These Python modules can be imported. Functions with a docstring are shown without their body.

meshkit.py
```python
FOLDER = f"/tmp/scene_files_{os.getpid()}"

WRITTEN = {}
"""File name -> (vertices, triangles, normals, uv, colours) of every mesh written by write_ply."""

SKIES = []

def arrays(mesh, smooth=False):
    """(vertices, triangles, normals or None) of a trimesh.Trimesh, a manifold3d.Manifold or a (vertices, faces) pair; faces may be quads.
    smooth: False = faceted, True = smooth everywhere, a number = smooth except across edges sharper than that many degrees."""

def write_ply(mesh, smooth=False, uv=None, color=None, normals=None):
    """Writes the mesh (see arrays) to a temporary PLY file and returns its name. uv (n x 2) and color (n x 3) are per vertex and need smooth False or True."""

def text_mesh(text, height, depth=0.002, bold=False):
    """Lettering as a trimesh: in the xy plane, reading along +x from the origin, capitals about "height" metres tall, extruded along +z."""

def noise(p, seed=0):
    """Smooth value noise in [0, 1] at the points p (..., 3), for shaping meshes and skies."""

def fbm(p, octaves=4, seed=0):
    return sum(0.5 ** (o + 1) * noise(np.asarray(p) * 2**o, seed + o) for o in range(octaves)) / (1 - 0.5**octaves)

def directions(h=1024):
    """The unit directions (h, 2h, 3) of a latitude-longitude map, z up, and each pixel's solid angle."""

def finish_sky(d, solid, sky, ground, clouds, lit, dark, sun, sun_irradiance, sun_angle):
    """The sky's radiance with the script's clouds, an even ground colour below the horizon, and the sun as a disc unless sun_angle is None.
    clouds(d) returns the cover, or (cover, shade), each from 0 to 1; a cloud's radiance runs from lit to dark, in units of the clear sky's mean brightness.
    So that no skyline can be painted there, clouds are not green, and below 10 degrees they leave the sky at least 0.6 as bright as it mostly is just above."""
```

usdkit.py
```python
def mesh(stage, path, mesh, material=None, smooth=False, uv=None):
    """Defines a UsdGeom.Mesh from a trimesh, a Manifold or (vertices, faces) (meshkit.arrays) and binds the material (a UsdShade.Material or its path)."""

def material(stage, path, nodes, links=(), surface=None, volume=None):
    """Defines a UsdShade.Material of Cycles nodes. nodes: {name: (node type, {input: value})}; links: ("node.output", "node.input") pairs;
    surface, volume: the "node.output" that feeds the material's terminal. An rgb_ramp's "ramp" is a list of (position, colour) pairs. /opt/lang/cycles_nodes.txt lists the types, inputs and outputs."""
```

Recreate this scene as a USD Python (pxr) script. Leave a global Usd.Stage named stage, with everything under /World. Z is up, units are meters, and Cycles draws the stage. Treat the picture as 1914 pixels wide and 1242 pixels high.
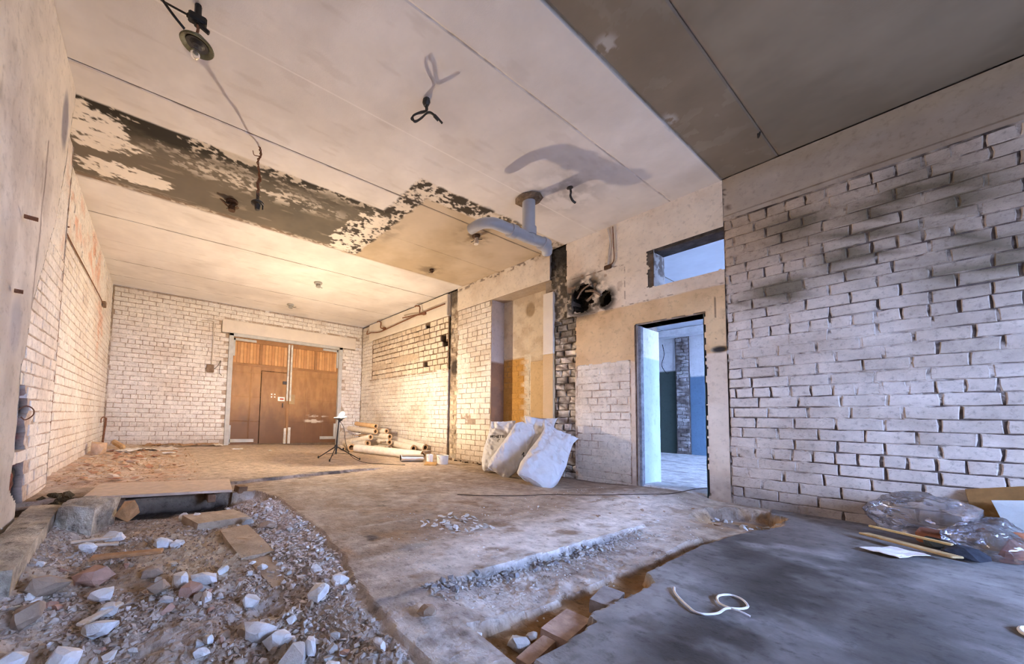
import math, random
import numpy as np, trimesh, usdkit, meshkit
from pxr import Usd, UsdGeom, UsdLux, UsdShade, Gf, Sdf, Vt
from scipy.spatial import ConvexHull

stage = Usd.Stage.CreateInMemory()
UsdGeom.SetStageUpAxis(stage, UsdGeom.Tokens.z)
UsdGeom.SetStageMetersPerUnit(stage, 1.0)
UsdGeom.Xform.Define(stage, '/World')

# ------------------------------------------------------------------ camera, sky, light, exposure
CAM = np.array([-5.0729, 0.0, 0.7917])
FWD = np.array([0.54178906, 0.83825673, 0.06156521])
RGT = np.array([0.83869822, -0.54397881, 0.02592983])
UPV = np.array([-0.05522602, -0.03758613, 0.99776619])
FPX, PX, PY = 694.77, 744.1, 739.96
cam = UsdGeom.Camera.Define(stage, '/World/camera')
cam.AddTransformOp().Set(Gf.Matrix4d(*RGT, 0, *UPV, 0, *(-FWD), 0, *CAM, 1))
cam.CreateHorizontalApertureAttr(36.0)
cam.CreateVerticalApertureAttr(36.0 * 1242 / 1914)
cam.CreateFocalLengthAttr(36.0 * FPX / 1914)
cam.CreateHorizontalApertureOffsetAttr(36.0 * (957 - PX) / 1914)
cam.CreateVerticalApertureOffsetAttr(36.0 * (PY - 621) / 1914)
cam.CreateClippingRangeAttr(Gf.Vec2f(0.05, 200))
cam.CreateExposureAttr(1.0)

sky = UsdLux.DomeLight.Define(stage, '/World/sky')
sky.CreateColorAttr(Gf.Vec3f(0.40, 0.56, 1.0))
sky.CreateIntensityAttr(9.0)
LAMP_COLOR, LAMP_STRENGTH = (1.0, 0.78, 0.55), 2500.0

# ------------------------------------------------------------------ helpers
taken, made_mats = {}, {}


def numbered(path):
    n = taken.get(path, -1) + 1
    taken[path] = n
    return path if n == 0 else '%s_%03d' % (path, n)


def tag(p, label=None, cat=None, group=None, kind=None):
    for k, v in (('label', label), ('category', cat), ('group', group), ('kind', kind)):
        if v:
            p.SetCustomDataByKey(k, v)
    return p


def prim_path(name, parent):
    base = '/World' if parent is None else str(parent.GetPath())
    return numbered(base + '/' + name)


def thing(name, label=None, cat=None, group=None, kind=None, loc=(0, 0, 0), rotz=0.0, parent=None):
    x = UsdGeom.Xform.Define(stage, prim_path(name, parent))
    if tuple(loc) != (0, 0, 0):
        x.AddTranslateOp().Set(Gf.Vec3d(*map(float, loc)))
    if rotz:
        x.AddRotateZOp().Set(float(rotz))
    return tag(x.GetPrim(), label, cat, group, kind)


def obj(name, mesh, mat, parent=None, col=None, smooth=False, **kw):
    m = usdkit.mesh(stage, prim_path(name, parent), mesh, mat, smooth=smooth)
    if col is not None:
        UsdGeom.PrimvarsAPI(m).CreatePrimvar('Col', Sdf.ValueTypeNames.Color3fArray, 'vertex').Set(
            Vt.Vec3fArray.FromNumpy(np.ascontiguousarray(np.clip(col, 0, 1), np.float32)))
    return tag(m.GetPrim(), **kw)


def mat(name, color=None, rough=0.85, s1=6.0, c1=0.15, s2=60.0, b=0.35, dist=0.01, metallic=0.0, spec=0.3, d1=5, speck=0.0, s3=35.0):
    """Painted or raw surface. color None: base colour from the mesh's own Col values. Noise at s1 varies the tone by c1, noise at s2 gives relief."""
    if name in made_mats:
        return made_mats[name]
    N = {'geo': ('geometry', {}),
         'n1': ('noise_texture', {'scale': s1, 'detail': float(d1), 'roughness': 0.62}),
         'n2': ('noise_texture', {'scale': s2, 'detail': 4.0, 'roughness': 0.6}),
         'r1': ('map_range', {'range_type': 'linear', 'from_min': 0.3, 'from_max': 0.7, 'to_min': 1 - c1, 'to_max': 1 + c1, 'clamp': True}),
         'm': ('vector_math', {'math_type': 'scale'}),
         'bump': ('bump', {'strength': b, 'distance': dist}),
         'p': ('principled_bsdf', {'roughness': rough, 'metallic': metallic, 'specular_ior_level': spec})}
    L = [('geo.position', 'n1.vector'), ('geo.position', 'n2.vector'), ('n1.fac', 'r1.value'), ('r1.result', 'm.scale'),
         ('n2.fac', 'bump.height'), ('bump.normal', 'p.normal'), ('m.vector', 'p.base_color')]
    if speck:
        N['n3'] = ('noise_texture', {'scale': s3, 'detail': 6.0, 'roughness': 0.7})
        N['r3'] = ('map_range', {'range_type': 'smoothstep', 'from_min': 0.50, 'from_max': 0.72, 'to_min': 1.0, 'to_max': 1.0 - speck, 'clamp': True})
        N['mm'] = ('math', {'math_type': 'multiply'})
        L.remove(('r1.result', 'm.scale'))
        L += [('geo.position', 'n3.vector'), ('n3.fac', 'r3.value'), ('r1.result', 'mm.value1'), ('r3.result', 'mm.value2'), ('mm.value', 'm.scale')]
    if color is None:
        N['col'] = ('attribute', {'attribute': 'Col'})
        L.append(('col.color', 'm.vector1'))
    else:
        N['m'][1]['vector1'] = tuple(color)
    made_mats[name] = usdkit.material(stage, '/World/Looks/' + name, N, L, surface='p.BSDF')
    return made_mats[name]


def ss(a, b, x):
    t = np.clip((np.asarray(x, float) - a) / (b - a), 0, 1)
    return t * t * (3 - 2 * t)


def fb(*xyz, s=1.0, o=4, seed=0):
    p = np.stack(np.broadcast_arrays(*[np.asarray(q, float) * s for q in xyz] + [0.37] * (3 - len(xyz))), -1)
    return meshkit.fbm(p, o, seed)


def mixc(a, b, t):
    t = np.asarray(t)[..., None]
    return np.asarray(a, float) * (1 - t) + np.asarray(b, float) * t


def ell(x, y, cx, cy, rx, ry, soft=0.5):
    return 1 - ss(1 - soft, 1 + soft, np.hypot((x - cx) / rx, (y - cy) / ry))


def pixels(P):
    q = np.asarray(P, float) - CAM
    z = np.maximum(q @ FWD, 0.05)
    return np.stack([PX + FPX * (q @ RGT) / z, PY - FPX * (q @ UPV) / z], -1), q @ FWD


def cat_meshes(parts):
    vs, fs, n = [], [], 0
    for v, f in parts:
        f = np.asarray(f)
        if f.shape[1] == 4:
            f = np.vstack([f[:, [0, 1, 2]], f[:, [0, 2, 3]]])
        vs.append(v); fs.append(f + n); n += len(v)
    return np.vstack(vs), np.vstack(fs)


def va(m):
    return (np.array(m.vertices), np.array(m.faces))


def bevel_box(size, b=0.004, center=(0, 0, 0), M=None):
    x, y, z = np.asarray(size, float) / 2
    b = min(b, 0.45 * min(size))
    pts = [(sx * (x - b * (k != 0)), sy * (y - b * (k != 1)), sz * (z - b * (k != 2))) for k in range(3) for sx in (-1, 1) for sy in (-1, 1) for sz in (-1, 1)]
    pts = np.array(pts)
    v, f = hull(pts)
    v = v if M is None else v @ np.asarray(M, float).T
    return v + np.asarray(center, float), f


def hull(pts):
    pts = np.asarray(pts, float)
    h = ConvexHull(pts)
    f = h.simplices.copy()
    a, b_, c = pts[f[:, 0]], pts[f[:, 1]], pts[f[:, 2]]
    bad = ((np.cross(b_ - a, c - a)) * h.equations[:, :3]).sum(1) < 0
    f[bad] = f[bad][:, ::-1]
    used, inv = np.unique(f, return_inverse=True)
    return pts[used], inv.reshape(f.shape)


def rotm(ax, ay, az):
    cx, sx, cy, sy, cz, sz = math.cos(ax), math.sin(ax), math.cos(ay), math.sin(ay), math.cos(az), math.sin(az)
    return np.array([[cz, -sz, 0], [sz, cz, 0], [0, 0, 1]]) @ np.array([[cy, 0, sy], [0, 1, 0], [-sy, 0, cy]]) @ np.array([[1, 0, 0], [0, cx, -sx], [0, sx, cx]])


def frame_along(d):
    d = np.asarray(d, float) / np.linalg.norm(d)
    a = np.array([0, 0, 1.0]) if abs(d[2]) < 0.9 else np.array([1.0, 0, 0])
    u = np.cross(a, d); u /= np.linalg.norm(u)
    return u, np.cross(d, u), d


def tube(path, r, n=8, cap=True):
    path = np.asarray(path, float)
    r = np.broadcast_to(np.asarray(r, float), (len(path),))
    V = []
    for i, p in enumerate(path):
        d = path[min(i + 1, len(path) - 1)] - path[max(i - 1, 0)]
        u, w, _ = frame_along(d)
        if V:  # keep the twist small
            if u @ pu < 0: u, w = -u, -w
        pu = u
        th = np.arange(n) * 2 * np.pi / n
        V.append(p + r[i] * (np.cos(th)[:, None] * u + np.sin(th)[:, None] * w))
    V = np.vstack(V)
    F = []
    for i in range(len(path) - 1):
        a = i * n + np.arange(n); b = i * n + (np.arange(n) + 1) % n
        F.append(np.stack([a, b, b + n, a + n], 1))
    F = np.vstack(F)
    F = np.vstack([F[:, [0, 1, 2]], F[:, [0, 2, 3]]])
    if cap:
        c0, c1 = len(V), len(V) + 1
        V = np.vstack([V, path[:1], path[-1:]])
        k = np.arange(n); k2 = (k + 1) % n; e = (len(path) - 1) * n
        F = np.vstack([F, np.stack([np.full(n, c0), k2, k], 1), np.stack([np.full(n, c1), e + k, e + k2], 1)])
    return V, F


def smooth_path(pts, n=10):
    pts = np.asarray(pts, float)
    P = np.vstack([2 * pts[0] - pts[1], pts, 2 * pts[-1] - pts[-2]])
    out = []
    for i in range(1, len(P) - 2):
        for t in np.linspace(0, 1, n, endpoint=False):
            a, b, c, d = P[i - 1], P[i], P[i + 1], P[i + 2]
            out.append(0.5 * (2 * b + (c - a) * t + (2 * a - 5 * b + 4 * c - d) * t ** 2 + (3 * b - a - 3 * c + d) * t ** 3))
    out.append(pts[-1])
    return np.array(out)


def lathe(profile, n=24, center=(0, 0, 0), axis=(0, 0, 1)):
    u, w, d = frame_along(axis)
    th = np.arange(n) * 2 * np.pi / n
    V = np.vstack([np.asarray(center, float) + r * (np.cos(th)[:, None] * u + np.sin(th)[:, None] * w) + h * d for r, h in profile])
    F = []
    for i in range(len(profile) - 1):
        a = i * n + np.arange(n); b = i * n + (np.arange(n) + 1) % n
        F.append(np.stack([a, b, b + n, a + n], 1))
    F = np.vstack(F)
    return V, np.vstack([F[:, [0, 1, 2]], F[:, [0, 2, 3]]])


class Frame:
    """A wall plane: u along it, z up, w out of it towards the room."""
    def __init__(s, o, u, n, up=(0, 0, 1)):
        s.o, s.u, s.n, s.up = (np.asarray(q, float) for q in (o, u, n, up))
        s.flip = np.dot(np.cross(s.u, s.up), s.n) < 0

    def __call__(s, u, z, w):
        return s.o + np.asarray(u, float)[..., None] * s.u + np.asarray(z, float)[..., None] * s.up + np.asarray(w, float)[..., None] * s.n

    def faces(s, f):
        return np.asarray(f)[:, ::-1] if s.flip else np.asarray(f)


def sheet(fr, u0, u1, z0, z1, step, wf, cf, keep=None):
    nu, nz = max(2, int(round((u1 - u0) / step)) + 1), max(2, int(round((z1 - z0) / step)) + 1)
    U, Z = np.meshgrid(np.linspace(u0, u1, nu), np.linspace(z0, z1, nz), indexing='ij')
    W = np.broadcast_to(wf(U, Z), U.shape)
    V = fr(U, Z, W).reshape(-1, 3)
    C = np.broadcast_to(cf(U, Z), U.shape + (3,)).reshape(-1, 3)
    i = np.arange(nu * nz).reshape(nu, nz)
    F = np.stack([i[:-1, :-1], i[1:, :-1], i[1:, 1:], i[:-1, 1:]], -1)
    if keep is not None:
        F = F[keep((U[:-1, :-1] + U[1:, 1:]) / 2, (Z[:-1, :-1] + Z[1:, 1:]) / 2)]
    F = F.reshape(-1, 4)
    used, inv = np.unique(F, return_inverse=True)
    F = inv.reshape(F.shape)
    return (V[used], np.vstack([fr.faces(F[:, [0, 1, 2]]), fr.faces(F[:, [0, 2, 3]])])), C[used]


def wbox(fr, u0, u1, z0, z1, w0, w1, b=0.004):
    v, f = bevel_box((u1 - u0, z1 - z0, w1 - w0), b, ((u0 + u1) / 2, (z0 + z1) / 2, (w0 + w1) / 2))
    f = f if not fr.flip else f[:, ::-1]
    return fr(v[:, 0], v[:, 1], v[:, 2]), f


def layout(u0, u1, z0, z1, course, length, joint, rng, header=0, keep=None, shift=0.0, vary=0.04, bed=None):
    bed = joint if bed is None else bed
    out, k = [], 0
    for k in range(int(math.ceil((z1 - z0) / course - 1e-6))):
        za, zb = z0 + k * course, min(z0 + (k + 1) * course, z1)
        hd = header and (k % header == header - 1)
        L = length / 2 if hd else length
        u = u0 - L * ((0.5 if k % 2 else 0.0) + (0.25 if hd else 0) + shift) - rng.uniform(0, 0.06) * L
        while u < u1:
            l = L * (1 + rng.uniform(-vary, vary))
            a, b = max(u, u0) + joint / 2, min(u + l, u1) - joint / 2
            if b - a > 0.02 and zb - za > 0.02 and (keep is None or keep((a + b) / 2, (za + zb) / 2)):
                out.append((a, b, za + bed / 2, zb - bed / 2))
            u += l
    return out


def brick_mesh(r, rng, w, jit=0.004, ch=0.005, tilt=0.002, back=-0.03):
    a, b, c, d = r
    base = np.array([(a, c), ((a + b) / 2, c), (b, c), (b, (c + d) / 2), (b, d), ((a + b) / 2, d), (a, d), (a, (c + d) / 2)])
    base = base + rng.uniform(-jit, jit, base.shape)
    cen = base.mean(0)
    inn = cen + (base - cen) * np.array([1 - 2 * ch / (b - a), 1 - 2 * ch / (d - c)]) + rng.uniform(-jit, jit, base.shape) * 0.3
    tl = rng.uniform(-tilt, tilt, 2)
    wi = w + (inn - cen) @ (tl / np.array([(b - a) / 2, (d - c) / 2])) + rng.uniform(-0.0008, 0.0008, 8)
    P = np.vstack([np.c_[inn, wi], np.c_[base, wi - ch * 0.8], np.c_[base, np.full(8, back)]])
    F = [(0, 1, 2), (0, 2, 3), (0, 3, 4), (0, 4, 5), (0, 5, 6), (0, 6, 7)]
    for r0 in (0, 8):
        for k in range(8):
            k2 = (k + 1) % 8
            F += [(r0 + k, r0 + 8 + k, r0 + 8 + k2), (r0 + k, r0 + 8 + k2, r0 + k2)]
    return P, np.array(F)


def lay_bricks(parent, fr, sets, nmax=300, name='brick', rest='brick_field'):
    """sets: [(rects, colour function, material, options)]. The nmax bricks that show largest become meshes of their own, the rest one mesh."""
    items = []
    for rects, cf, m, opt in sets:
        rng = np.random.default_rng(opt.get('seed', 1))
        for r in rects:
            w = opt.get('w', 0.004) + rng.uniform(-1, 1) * opt.get('dw', 0.003)
            P, F = brick_mesh(r, rng, w, opt.get('jit', 0.004), opt.get('ch', 0.005), opt.get('tilt', 0.002), opt.get('back', -0.03))
            tone = 1 + rng.uniform(-1, 1) * opt.get('tone', 0.06)
            C = np.clip(cf(P[:, 0], P[:, 1]) * tone, 0, 1)
            V = fr(P[:, 0], P[:, 1], P[:, 2])
            q, depth = pixels(V[:8])
            x0, x1 = np.clip([q[:, 0].min(), q[:, 0].max()], 0, 1914)
            y0, y1 = np.clip([q[:, 1].min(), q[:, 1].max()], 0, 1242)
            area = (x1 - x0) * (y1 - y0) if depth.min() > 0.1 else 0
            items.append((area, V, fr.faces(F), C, m))
    items.sort(key=lambda t: -t[0])
    n = 0
    for a, V, F, C, m in items:
        if n < nmax and a > 0:
            obj(name, (V, F), m, parent, C); n += 1
    left = items[n:]
    for m in {id(t[4]): t[4] for t in left}.values():
        grp = [t for t in left if t[4] is m]
        obj(rest, cat_meshes([(t[1], t[2]) for t in grp]), m, parent, np.vstack([t[3] for t in grp]), kind='stuff')


def rock(rng, size, flat=0.7, n=14):
    p = rng.normal(size=(n, 3)); p /= np.linalg.norm(p, axis=1, keepdims=True)
    p *= rng.uniform(0.75, 1.0, (n, 1))
    s = np.array([1, rng.uniform(0.6, 0.9), flat * rng.uniform(0.7, 1.1)])
    v, f = hull(p * s * size / 2)
    return v @ rotm(rng.uniform(-.35, .35), rng.uniform(-.35, .35), rng.uniform(0, 6.3)).T, f


def stone(rng, size, flat=0.7, n=26):
    """A broken lump: many small facets, slightly hollowed."""
    p = rng.normal(size=(n, 3)); p /= np.linalg.norm(p, axis=1, keepdims=True)
    q = np.abs(p).max(1, keepdims=True)
    p = p / q ** rng.uniform(.2, .7) * rng.uniform(0.72, 1.0, (n, 1))
    s = np.array([1, rng.uniform(0.55, 0.9), flat * rng.uniform(0.7, 1.1)])
    v, f = hull(p * s * size / 2)
    m = trimesh.Trimesh(v, f, process=False).subdivide()
    v = np.array(m.vertices); d = v / np.maximum(np.linalg.norm(v, axis=1, keepdims=True), 1e-6)
    v = v * (1 + .22 * (fb(d[:, 0] + size * 99, d[:, 1], d[:, 2], s=2.2, o=3, seed=int(size * 1e4)) - .55))[:, None]
    return v @ rotm(rng.uniform(-.35, .35), rng.uniform(-.35, .35), rng.uniform(0, 6.3)).T, np.array(m.faces)


def rough_block(size, seed, amp=.02, n=22, round_=.35):
    """A weathered block: a gridded box, rounded and displaced."""
    m = trimesh.creation.box((1, 1, 1))
    for _ in range(4):
        m = m.subdivide()
    v = np.array(m.vertices)
    sph = v / np.linalg.norm(v, axis=1, keepdims=True) * .62
    v = v * (1 - round_ * .5) + sph * round_ * .5
    v = v * np.asarray(size)
    nrm = v / np.maximum(np.linalg.norm(v, axis=1, keepdims=True), 1e-6)
    k = fb(v[:, 0], v[:, 1], v[:, 2], s=7, o=4, seed=seed) - .5
    return v + nrm * (2 * amp * k)[:, None], np.array(m.faces)

# ------------------------------------------------------------------ materials
M_WASH = mat('whitewashed_brick', s1=9, c1=0.14, s2=80, b=0.5, dist=0.006, speck=.38, s3=28)
M_PLASTER = mat('old_plaster', s1=4, c1=0.08, s2=50, b=0.3, dist=0.005, speck=.22, s3=18)
M_ROUGH = mat('raw_masonry', s1=14, c1=0.35, s2=45, b=0.8, dist=0.015, rough=0.95)
M_CEIL = mat('ceiling_paint', s1=2.5, c1=0.07, s2=70, b=0.22, dist=0.004)
M_GROUND = mat('trodden_dirt', s1=9, c1=0.30, s2=38, b=0.7, dist=0.014, rough=0.95, d1=8, speck=.5, s3=22)
M_CONC = mat('worn_concrete', s1=7, c1=0.28, s2=60, b=0.5, dist=0.006, rough=0.75, d1=9, speck=.45, s3=16)
M_STONE = mat('broken_concrete', s1=20, c1=0.2, s2=70, b=0.5, dist=0.006, rough=0.9)
M_CORE = mat('inner_masonry', (0.30, 0.25, 0.21), s1=8, c1=0.3, s2=30, b=0.6, dist=0.02, rough=0.95)
WHITE, CREAM, BEIGE, SOOT = np.array([.73, .69, .63]), np.array([.74, .67, .56]), np.array([.64, .47, .29]), np.array([.035, .032, .03])
DIRTY, DARKJ = np.array([.42, .36, .30]), np.array([.10, .08, .075])

FR = Frame((0, 0, 0), (0, 1, 0), (-1, 0, 0))          # long wall with the doorway, facing -X
FL = Frame((-6.0, 0, 0), (0, 1, 0), (1, 0, 0))        # wall opposite, facing +X
FF = Frame((0, 9.9, 0), (1, 0, 0), (0, -1, 0))        # end wall with the gate
rng = np.random.default_rng(11)

# ------------------------------------------------------------------ wall_right
wall = thing('wall_right', 'long whitewashed brick wall with doorway and high opening', kind='structure')
DY0, DY1, DZ = 1.59, 2.30, 2.06
WY0, WY1, WZ0, WZ1 = 1.40, 2.10, 2.51, 2.97


def in_door(y, z, m=0.0):
    return (y > DY0 - m) & (y < DY1 + m) & (z < DZ + m)


def in_win(y, z, m=0.0):
    return (y > WY0 - m) & (y < WY1 + m) & (z > WZ0 - m) & (z < WZ1 + m)


core = []
for a, b, c, d, w, *bk in [(-3, 1.40, -.3, 3.5, -.035), (1.40, 1.59, -.3, 2.51, -.03, -.28), (1.40, 1.59, 2.97, 3.5, -.03, -.28), (1.59, 2.10, 2.06, 2.51, -.03, -.28), (1.59, 2.10, 2.97, 3.5, -.03, -.28),
                      (2.10, 2.30, 2.06, 3.5, -.03, -.28), (2.30, 2.60, -.3, 3.5, -.035), (2.60, 3.22, -.3, 2.40, -.06), (2.60, 3.22, 2.84, 3.5, -.06), (2.60, 3.22, 2.40, 2.84, -.33), (3.22, 3.66, -.3, 3.5, -.07),
                      (3.66, 4.75, -.3, 3.03, -.345), (3.66, 4.75, 3.03, 3.5, -.03), (4.75, 5.66, -.3, 3.5, -.035), (5.66, 5.94, -.3, 3.5, -.10), (5.94, 9.25, -.3, 1.85, -.035),
                      (5.94, 9.25, 1.85, 3.0, -.2), (5.94, 9.25, 3.0, 3.5, -.035), (9.25, 10.3, -.3, 3.5, -.035), (1.59, 2.30, -.3, -.02, -.03)]:
    core.append(wbox(FR, a, b, c, d, bk[0] if bk else -.6, w, 0.002))
obj('masonry', cat_meshes(core), M_CORE, wall)


def stain_r(y, z):
    n = fb(y, z, s=5, o=5, seed=3)
    m = np.maximum.reduce([ell(y, z, .28, 2.52, .42, .36, .6), ell(y, z, -.02, 2.12, .45, .2, .6) * .8, ell(y, z, 1.05, 2.15, .3, .12, .7) * .7, ell(y, z, .55, 2.75, .5, .25, .7) * .5])
    return np.clip(m * (0.25 + 1.9 * ss(.38, .62, n)), 0, 1)


def col_near(y, z):
    n = fb(y, z, s=2.2, o=4, seed=5)
    c = mixc((.60, .535, .485), (.46, .39, .335), ss(.42, .62, n))
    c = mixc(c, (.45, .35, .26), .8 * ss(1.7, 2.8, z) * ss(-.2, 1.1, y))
    c = mixc(c, (.15, .125, .085), .95 * stain_r(y, z))
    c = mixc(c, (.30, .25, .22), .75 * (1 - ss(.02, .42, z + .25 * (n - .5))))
    return c


def col_mid(y, z):      # brick between doorway and the far corner, cream paint
    n = fb(y, z, s=2.5, o=4, seed=8)
    c = mixc((.76, .71, .64), (.63, .55, .46), ss(.45, .68, n))
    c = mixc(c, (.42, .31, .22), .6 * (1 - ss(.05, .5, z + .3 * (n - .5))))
    return c


def joints(colf, amount=.5, deep=-.012, seed=0, dark=DARKJ):
    def fill(y, z):
        n = .55 * fb(y, z, s=3.2, o=3, seed=seed) + .45 * fb(y, z, s=22, o=3, seed=seed + 9)
        return ss(amount - .07, amount + .09, n)
    return (lambda y, z: deep + (-deep - .0008) * fill(y, z) + .002 * (fb(y, z, s=60, o=2, seed=4) - .5)), (lambda y, z: mixc(np.asarray(dark) * (0.7 + .9 * fb(y, z, s=30, o=2, seed=2))[..., None], colf(y, z), fill(y, z)))


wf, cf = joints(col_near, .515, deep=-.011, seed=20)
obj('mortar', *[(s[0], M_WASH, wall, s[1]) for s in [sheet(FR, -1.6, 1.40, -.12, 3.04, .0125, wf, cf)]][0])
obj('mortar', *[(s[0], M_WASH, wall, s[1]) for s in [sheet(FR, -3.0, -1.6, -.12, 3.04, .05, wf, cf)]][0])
near = layout(-3.0, 1.395, -.02, 3.03, .1015, .262, .014, rng, header=6, bed=.008)
wf2, cf2 = joints(col_mid, .55, deep=-.008, seed=31, dark=(.30, .23, .17))


def low_left(y, z):
    return (y > 2.36) & (y < 3.09) & (z < 1.62 + .05 * (fb(y, z, s=9, seed=6) - .5))


wf3, cf3 = joints(col_mid, .455, deep=-.006, seed=35, dark=(.34, .25, .19))
s = sheet(FR, 2.34, 3.12, -.12, 1.66, .0125, wf3, cf3); obj('mortar', s[0], M_WASH, wall, s[1])
low = layout(2.37, 3.09, -.05, 1.62, .1, .26, .011, rng, header=6)
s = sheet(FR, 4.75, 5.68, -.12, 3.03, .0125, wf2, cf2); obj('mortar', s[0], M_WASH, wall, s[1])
mid = layout(4.755, 5.66, 0.02, 3.02, .1, .26, .011, rng, header=5)
hole4 = lambda y, z: ~((np.abs(y - 5.36) < .14) & (np.abs(z - .78) < .12) & (fb(y, z, s=14, seed=3) > .45))
mid = [r for r in mid if not (abs((r[0] + r[1]) / 2 - 5.36) < .12 and abs((r[2] + r[3]) / 2 - .80) < .09)]
s = sheet(FR, 5.94, 9.9, -.12, 1.87, .025, wf2, cf2); obj('mortar', s[0], M_WASH, wall, s[1])
s = sheet(FR, 9.25, 9.9, 1.85, 3.46, .025, wf2, cf2); obj('mortar', s[0], M_WASH, wall, s[1])
far = layout(5.95, 9.88, 0.0, 1.84, .1, .26, .011, rng, header=5) + layout(9.27, 9.88, 1.86, 3.45, .1, .26, .011, rng, header=5)


def holes(y, z):
    return ((y > 6.04) & (y < 6.2) & (z > 2.46) & (z < 2.62)) | ((y > 5.98) & (y < 6.12) & (z > 2.33) & (z < 2.46)) | ((y > 6.64) & (y < 6.8) & (z > 1.96) & (z < 2.09)) | \
           ((y > 8.95) & (y < 9.12) & (z > 1.98) & (z < 2.09)) | ((y > 6.62) & (y < 6.78) & (z > 2.85) & (z < 2.94)) | ((y > 7.05) & (y < 7.2) & (z > 2.85) & (z < 2.94))


def col_panel(y, z):
    n = fb(y, z, s=3, o=4, seed=12)
    c = mixc((.74, .65, .53), (.60, .49, .37), ss(.4, .65, n))
    smear = np.maximum(ell(y, z, 7.6, 2.27, .62, .1, .2), ell(y, z, 8.85, 2.2, .45, .09, .2))
    return mixc(c, (.58, .47, .35), smear)


pw = lambda y, z: np.where(holes(y, z), -.15, -.012 + .016 * np.maximum(ell(y, z, 7.6, 2.27, .62, .1, .2), ell(y, z, 8.85, 2.2, .45, .09, .2)))
s = sheet(FR, 5.94, 9.26, 1.85, 3.0, .0125, pw, lambda y, z: mixc(mixc((.17, .115, .075), (.06, .045, .04), holes(y, z)), (.58, .47, .35), np.maximum(ell(y, z, 7.6, 2.27, .62, .1, .2), ell(y, z, 8.85, 2.2, .45, .09, .2))), None)
obj('mortar', s[0], M_WASH, wall, s[1])
panel = layout(5.96, 9.24, 1.86, 2.99, .1256, .2, .022, rng, vary=.22, keep=lambda y, z: not bool(holes(np.array(y), np.array(z))))


# chases (open brick where pipes and partitions were torn out)
def col_chase(y, z):
    n = fb(y, z, s=11, o=4, seed=14); n2 = fb(y, z, s=26, o=3, seed=15)
    c = mixc((.20, .155, .125), (.74, .67, .59), ss(.42, .53, n))
    c = mixc(c, (.055, .048, .042), ss(.56, .63, n2) * .6)
    return mixc(c, SOOT, ss(1.75, 2.3, z + .5 * (n - .5)) * .8)


def col_slot(y, z):
    n = fb(y, z, s=14, o=4, seed=18)
    c = mixc((.10, .085, .07), (.42, .36, .29), ss(.48, .62, n))
    return mixc(c, SOOT, ss(2.9, 3.3, z))


s = sheet(FR, 3.07, 3.50, -.12, 2.38, .0125, lambda y, z: -.05 + .03 * (fb(y, z, s=16, seed=7) - .5), lambda y, z: mixc(col_chase(y, z), (.09, .075, .065), .75)); obj('chase_bed', s[0], M_ROUGH, wall, s[1])
s = sheet(FR, 3.20, 3.54, 2.34, 3.5, .0125, lambda y, z: -.04 + .07 * (fb(y, z, s=13, seed=9) - .5), col_slot); obj('chase_bed', s[0], M_ROUGH, wall, s[1])
chase = layout(3.10, 3.47, -.02, 2.36, .1, .17, .016, rng, vary=.25)


def col_chase2(y, z):
    n = fb(y, z, s=9, o=4, seed=44)
    c = mixc((.30, .23, .17), (.62, .53, .42), ss(.42, .6, n))
    c = mixc(c, (.52, .43, .32), (1 - ss(1.2, 1.8, z)) * .6)
    return mixc(c, (.07, .055, .045), np.maximum(ss(3.0, 3.3, z) * .8, ell(y, z, 5.8, 1.89, .13, .16, .3)))


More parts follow.
